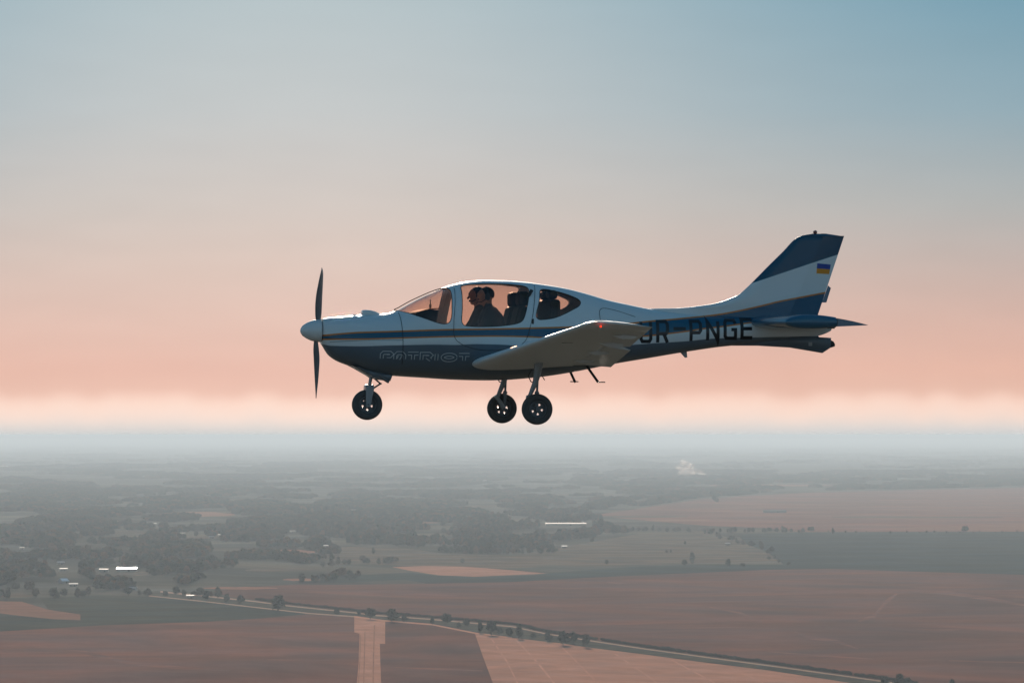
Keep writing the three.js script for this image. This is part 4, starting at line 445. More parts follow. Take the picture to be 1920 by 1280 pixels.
for (const s of [1, -1]) {
  const leS = (z) => [2.86 + 0.09 * z, 0.255 - 0.007 * z, z], sp = 0.665, M = (g) => s > 0 ? g : mirror(g);
  const teS = (z) => [4.02 + 0.045 * z, 0.222 - 0.007 * z, z];
  const stab = part('tailplane', M(crease(outward(loft([...stations(0.0, 1.38, 14), 1.405, 1.43, 1.445, 1.452].map((z) => { const f = z < 1.38 ? 1 : Math.sqrt(Math.max(0.02, 1 - ((z - 1.38) / 0.0735) ** 2)); const a = leS(z), b = teS(z); return section(a, [b[0], b[1], z], 0.165 * f, 0, 0.62); }))), 40)), bluePaint, plane, s > 0 ? 'blue tailplane half with rounded tip' : undefined);
  part('elevator', M(crease(outward(loft(stations(0.06, 1.43, 10).map((z) => { const a = leS(z), b = teS(z); return section(a, b, 0.135, 0.632, 1, 8); }))), 40)), bluePaint, stab);
  part('elevator_horn', box(3.74, 0.186, s * 0.9, 0.1, 0.03, 0.02, 0.008), blackPaint, stab);
}

// --- belly: aerial, steps, drain
part('blade_aerial', extrude(AIR.ANT, 0.016, 0.004), greyPaint, plane);
part('drain_pipe', tube([V(0.1, -0.45, 0.1), V(0.13, -0.5, 0.1)], 0.006, 6), blackPaint, plane);
for (const [t, z] of [[AIR.STEP_N, 0.35], [AIR.STEP_F, -0.35]]) {
  const step = part('boarding_step', tube([V(t[0][0] - 0.05, t[0][1] + 0.08, z * 0.8), V(t[1][0] - 0.01, t[1][1] - 0.002, z)], 0.017, 10), blackPaint, plane);
  part('foot_plate', box((t[2][0] + t[3][0]) / 2, (t[2][1] + t[3][1]) / 2 - 0.005, z + Math.sign(z) * 0.05, 0.085, 0.014, 0.14, 0.005).applyMatrix4(new THREE.Matrix4()), blackPaint, step);
}

// --- landing gear
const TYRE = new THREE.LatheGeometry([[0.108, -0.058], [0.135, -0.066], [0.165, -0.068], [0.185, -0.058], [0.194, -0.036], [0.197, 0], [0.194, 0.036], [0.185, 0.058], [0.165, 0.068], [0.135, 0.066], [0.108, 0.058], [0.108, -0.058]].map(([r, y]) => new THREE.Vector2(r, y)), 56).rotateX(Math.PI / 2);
function rimGeometry() {
  const s = new THREE.Shape(); s.absarc(0, 0, 0.112, 0, 2 * Math.PI);
  for (let k = 0; k < 5; k++) {
    const a = k * 72 * RAD + Math.PI / 2 + 36 * RAD, h = new THREE.Path(), P = (r, d) => [r * Math.cos(a + d * RAD), r * Math.sin(a + d * RAD)];
    h.moveTo(...P(0.042, 6)); h.lineTo(...P(0.066, 17)); h.lineTo(...P(0.076, 13)); h.lineTo(...P(0.079, 0)); h.lineTo(...P(0.076, -13)); h.lineTo(...P(0.066, -17)); h.lineTo(...P(0.042, -6)); h.closePath(); s.holes.push(h);
  }
  const disc = new THREE.ExtrudeGeometry(s, { depth: 0.03, bevelEnabled: true, bevelSize: 0.003, bevelThickness: 0.003, bevelSegments: 1, curveSegments: 32 }).translate(0, 0, -0.015);
  const lip = new THREE.TorusGeometry(0.108, 0.007, 8, 48), hub = new THREE.CylinderGeometry(0.03, 0.034, 0.12, 20).rotateX(Math.PI / 2);
  return join([disc, lip.clone().translate(0, 0, 0.058), lip.clone().translate(0, 0, -0.058), hub]);
}
const RIM = rimGeometry();
function wheel(x, y, z, turn, owner) {
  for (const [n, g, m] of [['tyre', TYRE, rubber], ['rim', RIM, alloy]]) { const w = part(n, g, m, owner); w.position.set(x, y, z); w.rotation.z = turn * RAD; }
}
for (const s of [1, -1]) {
  const z = s * 1.04, W = V(-0.185, -0.871, s * 1.15), P = (x, y, dz = 0) => V(x + 0.022, y, z + s * dz);
  const leg = part('main_gear_leg', join([tube([P(-0.16, -0.25), P(-0.178, -0.40), P(-0.207, -0.53), P(-0.275, -0.69), P(-0.297, -0.73)], [0.062, 0.05, 0.036, 0.026, 0.026], 14), tube([P(-0.297, -0.72, -0.03), P(-0.297, -0.72, 0.03)], 0.03, 12), tube([P(-0.297, -0.725), P(-0.25, -0.79), P(-0.205, -0.87)], [0.026, 0.028, 0.03], 10)]), greyPaint, plane, s > 0 ? 'near main undercarriage leg' : 'far main undercarriage leg');
  part('shock_strut', join([tube([P(-0.178, -0.50), P(-0.186, -0.66)], 0.015, 10), tube([P(-0.186, -0.64), P(-0.195, -0.78)], 0.024, 10), tube([P(-0.186, -0.655), P(-0.187, -0.675)], 0.031, 12), tube([P(-0.195, -0.78), P(-0.2, -0.86)], 0.014, 8)]), steel, leg);
  part('axle', tube([V(-0.185, -0.871, s * 0.99), V(-0.185, -0.871, s * 1.2)], 0.016, 10), steel, leg);
  part('brake_line', tube([P(-0.25, -0.36), P(-0.3, -0.45), P(-0.265, -0.52), P(-0.24, -0.53)], 0.007, 6), blackPaint, leg);
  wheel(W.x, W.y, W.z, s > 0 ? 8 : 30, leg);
}
const nose = part('nose_gear_leg', join([tube([V(-2.118, -0.40, 0), V(-2.135, -0.5, 0), V(-2.152, -0.585, 0)], [0.026, 0.022, 0.02], 12), box(-2.156, -0.605, 0, 0.115, 0.085, 0.16, 0.02), ...[1, -1].map((s) => extrude([[-2.21, -0.60], [-2.1, -0.60], [-2.125, -0.72], [-2.15, -0.85], [-2.205, -0.85], [-2.21, -0.74]], 0.022, 0.005).translate(0, 0, s * 0.088))]), greyPaint, plane, 'nose wheel leg with fork');
part('scissor_link', join([tube([V(-2.1, -0.47, 0), V(-2.005, -0.55, 0)], 0.011, 8), tube([V(-2.005, -0.55, 0), V(-2.1, -0.612, 0)], 0.011, 8), tube([V(-2.005, -0.55, -0.03), V(-2.005, -0.55, 0.03)], 0.013, 8)]), steel, nose);
part('axle', tube([V(-2.179, -0.82, -0.1), V(-2.179, -0.82, 0.1)], 0.015, 10), steel, nose);
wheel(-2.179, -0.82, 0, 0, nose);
// ---------------------------------------------------------------- the two people in the cabin
function capsule(p, a, b, ra, rb) {
  const abx = b.x - a.x, aby = b.y - a.y, abz = b.z - a.z, l = abx * abx + aby * aby + abz * abz;
  let t = ((p.x - a.x) * abx + (p.y - a.y) * aby + (p.z - a.z) * abz) / l; t = t < 0 ? 0 : t > 1 ? 1 : t;
  return Math.hypot(p.x - a.x - abx * t, p.y - a.y - aby * t, p.z - a.z - abz * t) - (ra + (rb - ra) * t);
}
const smin = (a, b, k) => { const h = Math.max(k - Math.abs(a - b), 0) / k; return Math.min(a, b) - h * h * k / 4; };
function mesher(bones, blend, centre, size, res) {
  const mc = new MarchingCubes(res, white, false, false, 120000), half = res / 2, p = V();
  mc.isolation = 0;
  for (let k = 0; k < res; k++) for (let j = 0; j < res; j++) for (let i = 0; i < res; i++) {
    p.set(centre.x + (i - half) / half * size, centre.y + (j - half) / half * size, centre.z + (k - half) / half * size);
    let d = 9; for (const b of bones) d = smin(d, capsule(p, ...b), b[4] ?? blend);
    mc.field[i + j * res + k * res * res] = -d;
  }
  mc.update();
  const g = new THREE.BufferGeometry();
  g.setAttribute('position', new THREE.Float32BufferAttribute(mc.positionArray.slice(0, mc.count * 3).map((v, i) => v * size + [centre.x, centre.y, centre.z][i % 3]), 3));
  const m = mergeVertices(g, 1e-4); m.computeVertexNormals(); return m;
}
function colourBy(g, pick) { const p = g.attributes.position, c = new Float32Array(p.count * 3); for (let i = 0; i < p.count; i++) c.set(pick(p.getX(i), p.getY(i), p.getZ(i)), i * 3); g.setAttribute('color', new THREE.BufferAttribute(c, 3)); return g; }
function person(label, x, z, top, reach, shirt) {
  // joints in the aircraft's axes: facing forward is towards -x
  const hip = V(x + 0.06, -0.08, z), chest = V(x + 0.03, 0.24, z), neck = V(x - 0.01, 0.42, z), head = V(x - 0.045, top - 0.115, z), bones = [];
  const B = (a, b, ra, rb, k) => bones.push([a, b, ra, rb, k]);
  B(V(hip.x, hip.y, z - 0.07), V(hip.x, hip.y, z + 0.07), 0.12, 0.12); B(hip, chest, 0.15, 0.165); B(V(chest.x, chest.y + 0.02, z - 0.06), V(chest.x, chest.y + 0.02, z + 0.06), 0.145, 0.145);
  B(V(neck.x + 0.02, neck.y - 0.06, z - 0.13), V(neck.x + 0.02, neck.y - 0.06, z + 0.13), 0.085, 0.085); B(V(neck.x + 0.01, neck.y - 0.03, z), V(head.x + 0.02, head.y - 0.07, z), 0.058, 0.055);
  const hands = [];
  for (const s of [1, -1]) {
    const sh = V(neck.x + 0.03, neck.y - 0.07, z + s * 0.16), el = V(x - 0.16, 0.12, z + s * 0.17), wr = V(x - 0.36 - reach, 0.13 + 0.05 * (s > 0), z + s * 0.09), kn = V(x - 0.42, 0.02, z + s * 0.09), an = V(x - 0.62, -0.33, z + s * 0.1);
    B(sh, el, 0.066, 0.052); B(el, wr, 0.05, 0.03); B(V(hip.x - 0.02, hip.y - 0.01, z + s * 0.08), kn, 0.085, 0.06); B(kn, an, 0.058, 0.04); B(an, V(an.x - 0.16, an.y - 0.02, an.z), 0.042, 0.035);
    hands.push([wr, s]);
  }
  const bodyMesh = mesher(bones, 0.05, V(x - 0.3, 0.08, z), 0.62, 96);
  // head with brow, nose, chin, ears
  const h = [], Hd = (a, b, ra, rb, k = 0.02) => h.push([a, b, ra, rb, k]), P = (dx, dy, dz) => V(head.x + dx, head.y + dy, z + dz);
  Hd(P(0.02, 0.03, 0), P(-0.015, 0.02, 0), 0.088, 0.082, 0.03); Hd(P(-0.02, -0.03, 0), P(-0.05, -0.085, 0), 0.062, 0.03, 0.03); Hd(P(-0.09, 0.005, 0), P(-0.112, -0.03, 0), 0.01, 0.014, 0.02); Hd(P(-0.088, 0.028, -0.03), P(-0.088, 0.028, 0.03), 0.012, 0.012, 0.02);
  Hd(P(-0.09, -0.06, -0.014), P(-0.09, -0.06, 0.014), 0.01, 0.01, 0.015); for (const s of [1, -1]) Hd(P(0.005, 0.01, s * 0.082), P(0.01, -0.02, s * 0.08), 0.014, 0.01, 0.01);
  Hd(P(0.025, -0.05, 0), P(0.03, -0.13, 0), 0.055, 0.058, 0.03);
  const headMesh = mesher(h, 0.02, V(head.x, head.y - 0.01, z), 0.15, 76);
  const handMeshes = hands.map(([w, s]) => {
    const f = [[w, V(w.x - 0.07, w.y - 0.005, w.z - s * 0.01), 0.028, 0.032, 0.02]];
    for (let k = 0; k < 4; k++) { const o = (k - 1.5) * 0.019, a = V(w.x - 0.085, w.y + 0.002 + o * 0.2, w.z + o), m = V(a.x - 0.032 + 0.003 * Math.abs(k - 1), a.y - 0.012, a.z), e = V(m.x - 0.006, m.y - 0.03, m.z); f.push([a, m, 0.0095, 0.0085, 0.006], [m, e, 0.0085, 0.007, 0.006]); }
    const t0 = V(w.x - 0.03, w.y + 0.008, w.z - s * 0.03), t1 = V(t0.x - 0.035, t0.y + 0.004, t0.z - s * 0.012); f.push([t0, t1, 0.012, 0.01, 0.008], [t1, V(t1.x - 0.026, t1.y - 0.014, t1.z + s * 0.008), 0.01, 0.008, 0.006]);
    return mesher(f, 0.01, V(w.x - 0.06, w.y - 0.01, w.z), 0.095, 56);
  });
  const skin = [0.42, 0.24, 0.16], trousers = [0.03, 0.035, 0.05];
  colourBy(bodyMesh, (px_, py) => (py < 0.03 && px_ < x + 0.2 && py < 0.02 + (x - px_) * 0.1 ? trousers : shirt)); colourBy(headMesh, () => skin); handMeshes.forEach((g) => colourBy(g, () => skin));
  const all = mergeGeometries([bodyMesh, headMesh, ...handMeshes].map((g) => g.toNonIndexed()));
  const o = thing('person', label, 'person');
  o.position.copy(plane.position); o.rotation.copy(plane.rotation);
  const figure = part('body', all, new THREE.MeshStandardMaterial({ name: 'skin and cloth', vertexColors: true, roughness: 0.8 }), o);
  part('hair', new THREE.SphereGeometry(0.098, 24, 14, 0, 2 * Math.PI, 0, 1.75).rotateZ(-0.35).scale(1.02, 0.98, 0.92).translate(head.x + 0.018, head.y + 0.026, z), new THREE.MeshStandardMaterial({ name: 'dark hair', color: '#1e1712', roughness: 0.8 }), o);
  const set = part('headset', new THREE.TorusGeometry(0.105, 0.011, 8, 32, Math.PI).rotateY(Math.PI / 2).translate(head.x + 0.008, head.y + 0.012, z), blackPaint, o);
  for (const s of [1, -1]) part('ear_cup', new THREE.CylinderGeometry(0.04, 0.036, 0.034, 20).rotateX(Math.PI / 2).scale(0.9, 1.15, 1).translate(head.x + 0.008, head.y - 0.008, z + s * 0.102), blackPaint, set);
  part('microphone', tube([V(head.x + 0.0, head.y - 0.03, z + 0.11), V(head.x - 0.07, head.y - 0.075, z + 0.09), V(head.x - 0.11, head.y - 0.07, z + 0.03)], 0.005, 6), blackPaint, set);
  return o;
}
person('pilot in a dark shirt and headset in the near front seat', -0.64, 0.27, 0.69, 0.06, [0.05, 0.055, 0.07]);
person('second person with a headset in the far front seat', -0.655, -0.27, 0.705, 0.0, [0.09, 0.08, 0.075]);
// ---------------------------------------------------------------- the plain
function fieldTexture(size, cell, streak, contrast, tint) {   // soil and stubble: coarse patches, fine grain, tillage streaks
  const n = size, data = new Uint8Array(n * n * 4), w = (i) => i / n;
  const loop = (u, v, f, o) => { const a = u * 2 * Math.PI, b = v * 2 * Math.PI, r = f / (2 * Math.PI); return noise3(r * Math.cos(a) + o, r * Math.sin(a) + r * Math.cos(b), r * Math.sin(b) - o); };
  for (let j = 0; j < n; j++) for (let i = 0; i < n; i++) {
    const u = w(i), v = w(j);
    let s = 0.5 * loop(u, v, cell, 0) + 0.28 * loop(u, v, cell * 2.7, 5) + 0.2 * loop(u, v, cell * 8, 9) + 0.14 * (rnd() - 0.5);
    s += streak * (0.5 * Math.sin(2 * Math.PI * (40 * v + 0.6 * loop(u, v, 3, 2))) + 0.6 * Math.sin(2 * Math.PI * 13 * v + 2 * loop(u, v, 4, 7)));
    const k = 1 + contrast * s, q = loop(u, v, cell * 1.6, 13) * contrast * 0.35;
    data.set([Math.min(255, Math.max(0, 178 * k * (1 + q * tint))), Math.min(255, Math.max(0, 178 * k)), Math.min(255, Math.max(0, 178 * k * (1 - q * tint))), 255], (j * n + i) * 4);
  }
  const t = new THREE.DataTexture(data, n, n); t.wrapS = t.wrapT = THREE.RepeatWrapping; t.magFilter = THREE.LinearFilter; t.minFilter = THREE.LinearMipmapLinearFilter; t.generateMipmaps = true; t.colorSpace = THREE.SRGBColorSpace; t.needsUpdate = true; return t;
}
const soilTex = fieldTexture(512, 3, 0.04, 0.22, 1), stubbleTex = fieldTexture(512, 5, 0.2, 0.13, 0.6), grassTex = fieldTexture(512, 5, 0.05, 0.3, 0.8), plainTex = fieldTexture(1024, 9, 0.03, 0.5, 0.3);
function ground(name, r, g, b, tex, metres, angle = 0) {
  const t = tex.clone(); t.repeat.set(1 / metres, 1 / metres); t.rotation = angle; t.needsUpdate = true;
  return new THREE.MeshPhysicalMaterial({ name, specularIntensity: 0, color: lin(r / 0.45, g / 0.45, b / 0.45), map: t, roughness: 1, side: THREE.DoubleSide });
}
const sheet = (pts) => { const g = new THREE.ShapeGeometry(new THREE.Shape(pts.map(([x, z]) => new THREE.Vector2(x, -z)))); g.rotateX(-Math.PI / 2); const p = g.attributes.position, uv = new Float32Array(p.count * 2); for (let i = 0; i < p.count; i++) { uv[2 * i] = p.getX(i); uv[2 * i + 1] = p.getZ(i); } g.setAttribute('uv', new THREE.BufferAttribute(uv, 2)); return g; };
{ // one sheet to the horizon
  const R = 150000, rows = [-R, -90000, -60000, -40000, -28000, -20000, -14000, -10000, -7000, -5000, -3500, -2000, 0, 20000, 60000, R].map((z) => -z);
  const pos = [], uv = [], idx = [], cols = [-R, -60000, -25000, -10000, -4000, -1500, 0, 1500, 4000, 10000, 25000, 60000, R];
  for (const z of rows) for (const x of cols) { pos.push(x, 0, -z); uv.push(x, -z); }
  for (let j = 0; j < rows.length - 1; j++) for (let i = 0; i < cols.length - 1; i++) { const a = j * cols.length + i, b = a + 1, c = a + cols.length, d = c + 1; idx.push(a, c, b, b, c, d); }
  const g = new THREE.BufferGeometry(); g.setAttribute('position', new THREE.Float32BufferAttribute(pos, 3)); g.setAttribute('uv', new THREE.Float32BufferAttribute(uv, 2)); g.setIndex(idx); g.computeVertexNormals();
  land('ground', g, ground('grassland', 0.072, 0.066, 0.052, plainTex, 5200, 0.3));
}
const soil = (k, m = 900, a = 0.2) => ground('ploughed soil', 0.125 * k, 0.058 * k, 0.044 * k, soilTex, m, a);
const stubble = (k = 1, a = 1.4) => ground('stubble', 0.36 * k, 0.175 * k, 0.118 * k, stubbleTex, 420, a);
const crop = ground('young crop', 0.028, 0.036, 0.034, grassTex, 1100, 0.1), meadow = ground('dry meadow', 0.10, 0.078, 0.058, grassTex, 700, 0.4), rough = ground('rough grass', 0.052, 0.05, 0.038, grassTex, 260, 0.8);
const gravel = ground('pale gravel', 0.34, 0.22, 0.16, stubbleTex, 90, 0.2);
let level = 0; const up = () => (level += 0.02);
land('ploughed_field', sheet(LAND.BIG_BROWN), soil(1), up());
land('crop_field', sheet(LAND.TEAL), crop, up());
land('ploughed_field', sheet(LAND.MID_BROWN), soil(1.5, 1300, 0.1), up());
land('stubble_field', sheet(LAND.RED_STRIP), stubble(0.6, 0.1), up());
land('meadow', sheet(LAND.MEADOW), meadow, up());
land('crop_field', sheet(LAND.DARK_STRIP), crop, up());
land('stubble_field', sheet(LAND.PALE_STRIP), stubble(0.95, 0.2), up());
land('ploughed_field', sheet(LAND.BROWN_L), soil(1.15, 800, 0.5), up());
land('ploughed_field', sheet(LAND.BROWN_M), soil(0.95, 700, 0.9), up());
land('crop_field', sheet(LAND.GREEN_L), ground('winter crop', 0.040, 0.042, 0.032, grassTex, 800, 0.2), up());
land('stubble_field', sheet(LAND.PINK_L), stubble(0.55, 0.2), up());
land('grass_verge', sheet(LAND.VERGE), rough, up());
land('stubble_field', sheet(LAND.STUB_A), stubble(1, 1.45), up());
land('stubble_field', sheet(LAND.STUB_B), stubble(0.95, 1.1), up());
land('field_edge', sheet(LAND.EDGE_PALE), stubble(1.2, 0.2), up());
land('farm_track', sheet(LAND.TRACK), gravel, up());
land('road', sheet(LAND.ROAD), gravel, up());
LAND.TRAMLINES.forEach((s, i) => land('tyre_track', sheet(s), stubble(i < 3 ? 0.7 : 1.12, 1.3), level + 0.02)); up();
LAND.STREAKS.forEach((s) => land('bare_soil_streak', sheet(s), soil(1.3, 300, 0.3), level + 0.02)); up();;
LAND.STRIPS.forEach((s, i) => land('dry_field', sheet(s), i % 3 ? meadow : stubble(0.7, 0.3), level + 0.02));

// ---------------------------------------------------------------- trees
function crown(lobes, spread, tall) {   // unit height, foot at 0: lobes of leaf-sized faces round uneven cores
  const geos = [], pos = [], nor = [];
  for (let k = 0; k < lobes; k++) {
    const a = k * 2.4 + rnd(), f = k / Math.max(1, lobes - 1), rr = spread * (1 - 0.75 * f) * between(0.5, 1) * (k ? 1 : 0.2), c = V(Math.cos(a) * rr, 0.34 + tall * f * 0.46 + between(-0.05, 0.05), Math.sin(a) * rr), r = between(0.15, 0.23) * (1 - 0.25 * f);
    const g = new THREE.IcosahedronGeometry(r * 0.86, 1), p = g.attributes.position, v = V();
    for (let i = 0; i < p.count; i++) { v.fromBufferAttribute(p, i); v.multiplyScalar(1 + 0.3 * noise3(v.x * 9 + k, v.y * 9, v.z * 9)); p.setXYZ(i, v.x + c.x, v.y * 0.9 + c.y, v.z + c.z); }
    g.deleteAttribute('uv'); g.computeVertexNormals(); geos.push(g);
    for (let i = 0; i < 46; i++) {
      const d = V(between(-1, 1), between(-1, 1), between(-1, 1)).normalize(), q = V().copy(c).addScaledVector(d, r * between(0.8, 1.25)), s = between(0.03, 0.075);
      const u = V(between(-1, 1), between(-1, 1), between(-1, 1)).normalize().multiplyScalar(s), w = V().crossVectors(u, d).normalize().multiplyScalar(s);
      for (const t of [V().copy(q).add(u), V().copy(q).sub(u).add(w), V().copy(q).sub(w)]) { pos.push(t.x, t.y, t.z); nor.push(d.x, d.y, d.z); }
    }
  }
  const leaf = new THREE.BufferGeometry(); leaf.setAttribute('position', new THREE.Float32BufferAttribute(pos, 3)); leaf.setAttribute('normal', new THREE.Float32BufferAttribute(nor, 3));
  return mergeGeometries([...geos, leaf]);
}
const CROWNS = [crown(8, 0.30, 1.0), crown(10, 0.38, 0.85), crown(7, 0.20, 1.15), crown(9, 0.46, 0.7)];
const TRUNK = mergeGeometries([tube([V(0, -0.02, 0), V(0.01, 0.2, 0), V(0.015, 0.42, 0.01), V(0, 0.62, 0.02)], [0.034, 0.026, 0.02, 0.008], 7), tube([V(0.01, 0.26, 0), V(0.12, 0.42, 0.06)], [0.014, 0.006], 5), tube([V(0.01, 0.3, 0), V(-0.11, 0.46, -0.05)], [0.013, 0.005], 5)]);
const bark = new THREE.MeshStandardMaterial({ name: 'bark', color: lin(0.06, 0.045, 0.035), roughness: 1 });
const leaves = [[0.024, 0.033, 0.018], [0.034, 0.036, 0.020], [0.065, 0.042, 0.020], [0.020, 0.029, 0.021], [0.10, 0.055, 0.022]].map((c, i) => new THREE.MeshPhysicalMaterial({ name: 'foliage', specularIntensity: 0.2, color: lin(...c), roughness: 1, transmission: 0.1, thickness: 0, side: THREE.DoubleSide }));
let treeCount = 0;
function tree(x, z, h, wide, label, group, tone, name = 'tree') {
  const t = thing(name, label, 'tree', group);
  t.position.set(x, 0, z); t.rotation.y = rnd() * 6.28; t.scale.set(h * wide, h, h * wide);
  part('trunk', TRUNK, bark, t); part('crown', CROWNS[treeCount++ % 4], leaves[tone ?? Math.floor(rnd() * 4)], t);
  return t;
}
{
  const names = { 0: 'wide bushy tree beside the road, alone at the road\'s left end', 19: 'slim dark tree at the right end of the roadside row', 3: 'round tree on the verge above the pale stubble strip', 11: 'tallest slim tree of the roadside row' };
  LAND.ROADTREES.forEach(([x, z, h, w], i) => tree(x, z, h * 1.32, w * 1.0, names[i] ?? 'small dark tree on the grass verge of the road', names[i] ? undefined : 'trees along the road', [0, 3, 3, 0, 1][i % 5], 'roadside_tree'));
  LAND.LONETREES.forEach(([x, z, h, w], i) => tree(x, z, h * 1.15, w, i === 0 ? 'lone round tree at the top edge of the dark crop field' : 'single tree standing out in open fields and meadows', i === 0 ? undefined : 'scattered field trees', undefined, 'field_tree'));
}
const rowLabel = ['tree in the long row between the brown field and the meadow', 'tree in the slanting row at the corner of the dark crop field', 'bush at the lower left corner of the dark crop field', 'tree in the short row beyond the meadow\'s left end', 'tree in the copse above the big brown field', 'rusty tree in the copse beside the pale strip', 'tree in the clump above the left pink field', 'tree in the row at the near edge of the left woods', 'tree in the dark row behind the central meadow', 'small bush on the upper edge of the dark crop field', 'tree in the wood edge behind the pale strip'];
LAND.ROWS.forEach((row, r) => {
  const line = new THREE.CatmullRomCurve3(row.map(([x, z]) => V(x, 0, z))), len = line.getLength(), n = [34, 14, 5, 13, 12, 6, 9, 16, 10, 22, 12][r];
  for (let k = 0; k < n; k++) { const p = line.getPointAt((k + between(0.1, 0.9)) / n), h = r === 9 ? between(2.5, 6) : r === 2 ? between(5, 8) : between(7, 14); tree(p.x + between(-8, 8), p.z + between(-40, 40), h, between(0.9, 1.5), rowLabel[r], rowLabel[r].replace(/^(rusty |small )?(tree|bush) /, 'trees '), r === 5 ? 4 : undefined, 'field_tree'); }
});
// the hedge along the road and the far woods, which nobody could count
function scatter(name, label, geometry, places, category = 'trees') {
  const m = shade(new THREE.InstancedMesh(geometry, new THREE.MeshPhysicalMaterial({ name: 'foliage mass', specularIntensity: 0.2, color: 0xffffff, roughness: 1, transmission: 0.12, thickness: 0, side: THREE.DoubleSide }), places.length));
  const q = new THREE.Quaternion(), up_ = V(0, 1, 0), mat = new THREE.Matrix4();
  places.forEach(([x, z, h, w, c], i) => { m.setMatrixAt(i, mat.compose(V(x, 0, z), q.setFromAxisAngle(up_, rnd() * 6.28), V(w, h, w))); m.setColorAt(i, c); });
  m.name = numbered(name); m.userData.kind = 'stuff'; tag(m, label, category); scene.add(m); return m;
}
const tones = () => { const k = rnd(), v = between(0.75, 1.3); return k < 0.4 ? lin(0.026 * v, 0.036 * v, 0.022 * v) : k < 0.66 ? lin(0.046 * v, 0.045 * v, 0.024 * v) : k < 0.9 ? lin(0.078 * v, 0.052 * v, 0.024 * v) : lin(0.11 * v, 0.058 * v, 0.024 * v); };
{
  const line = new THREE.CatmullRomCurve3(LAND.HEDGE.map(([x, z]) => V(x, 0, z))), places = [];
  for (let k = 0; k < 1500; k++) { const t = (k + rnd()) / 1500; if (fbm(t * 30, 4) < -0.4) continue; const p = line.getPointAt(t), h = between(2.2, 4.0) * (1 + 0.5 * Math.max(0, fbm(t * 60, 8))); places.push([p.x, p.z + between(-5, 5), h, h * between(1.0, 1.8), lin(0.022, 0.026, 0.016)]); }
  scatter('hedge', 'low dark hedge along the far side of the road', CROWNS[3], places, 'hedge');
}
function inside(p, poly) { let c = false; for (let i = 0, j = poly.length - 1; i < poly.length; j = i++) { const [xi, zi] = poly[i], [xj, zj] = poly[j]; if ((zi > p[1]) !== (zj > p[1]) && p[0] < (xj - xi) * (p[1] - zi) / (zj - zi) + xi) c = !c; } return c; }
const CLUMP = mergeGeometries([[0, 0, 1, 0], [0.55, 0.3, 0.8, 1], [-0.5, 0.35, 0.9, 3], [0.15, -0.55, 0.85, 0], [-0.35, -0.45, 0.7, 2], [0.6, -0.35, 0.75, 3]].map(([x, z, s, k]) => CROWNS[k].clone().scale(s, s, s).translate(x, 0, z)));
const open = LAND.STRIPS, yards = [[LAND.SHED_GLARE, 30, 420], [LAND.SHED_SMALL, 16, 420], [LAND.SHED_LONG, 60, 620], [LAND.GREENHOUSE, 14, 300], ...LAND.HOUSES.map((h) => [h, 12, 380]), [LAND.SHED_TINY, 12, 380]];   // clearings in front of the buildings
const inYard = (p) => yards.some(([q, w, d]) => Math.abs(p[0] - q[0] * p[1] / q[1]) < w && p[1] > q[1] - 40 && p[1] < q[1] + d);
const woodNames = [['woodland', 'broken autumn woods and gardens filling the left middle distance'], ['woodland', 'dark woods in the centre behind the meadow'], ['woodland', 'hazy belt of woods beyond the village'], ['woodland', 'blue hazy woods above the brown field on the right'], ['woodland', 'pale hazy woods far off on the left'], ['woodland', 'faint farthest woods fading into the haze']];
LAND.WOODS.forEach((poly, w) => {
  const xs = poly.map((p) => p[0]), zs = poly.map((p) => p[1]), x0 = Math.min(...xs), x1 = Math.max(...xs), z0 = Math.min(...zs), z1 = Math.max(...zs);
  const far = -(z0 + z1) / 2, single = w < 2, n = [5200, 5200, 7000, 8000, 10000, 10000][w], cover = [0.17, 0.15, 0.17, 0.18, 0.18, 0.2][w], places = [];
  const sx = [150, 170, 280, 380, 700, 1200][w], sz = [700, 700, 1200, 1500, 2600, 6000][w];
  for (let k = 0, tries = 0; places.length < n && tries < n * 7; tries++) {
    const p = [between(x0, x1), between(z0, z1)];
    if (!inside(p, poly) || fbm(p[0] / sx + w * 7.3, p[1] / sz, 5) < cover + (rnd() ** 2 - 0.35) * 0.3 || inYard(p) || open.some((s) => inside(p, s))) continue;
    const h = single ? between(7, 16) * (rnd() < 0.06 ? 1.4 : 1) : between(9, 17);
    places.push([p[0], p[1], h, h * (single ? between(0.9, 1.4) : between(1.1, 1.9)), tones()]);
  }
  scatter(woodNames[w][0], woodNames[w][1], single ? CROWNS[w % 2 ? 0 : 1] : CLUMP, places);
});

// ---------------------------------------------------------------- farm buildings
const plaster = new THREE.MeshStandardMaterial({ name: 'plaster', color: lin(0.26, 0.23, 0.20), roughness: 0.95 });
const tin = new THREE.MeshStandardMaterial({ name: 'tin roof', color: lin(0.32, 0.28, 0.26), roughness: 0.85 });
const sheetBump = soilTex.clone(); sheetBump.repeat.set(0.11, 0.11); sheetBump.colorSpace = THREE.NoColorSpace; sheetBump.needsUpdate = true;   // buckled sheets
const brightTin = new THREE.MeshStandardMaterial({ name: 'bright sheet roof', color: lin(0.7, 0.66, 0.62), roughness: 0.26, metalness: 0.8, bumpMap: sheetBump, bumpScale: 0.05 });
const duller = brightTin.clone(); duller.name = 'weathered sheet roof'; duller.roughness = 0.8; duller.metalness = 0; duller.color = lin(0.42, 0.31, 0.26);
const slate = new THREE.MeshStandardMaterial({ name: 'fibre cement roof', color: lin(0.36, 0.33, 0.32), roughness: 0.75 });
const doorWood = new THREE.MeshStandardMaterial({ name: 'dark boards', color: lin(0.05, 0.035, 0.03), roughness: 0.9 });
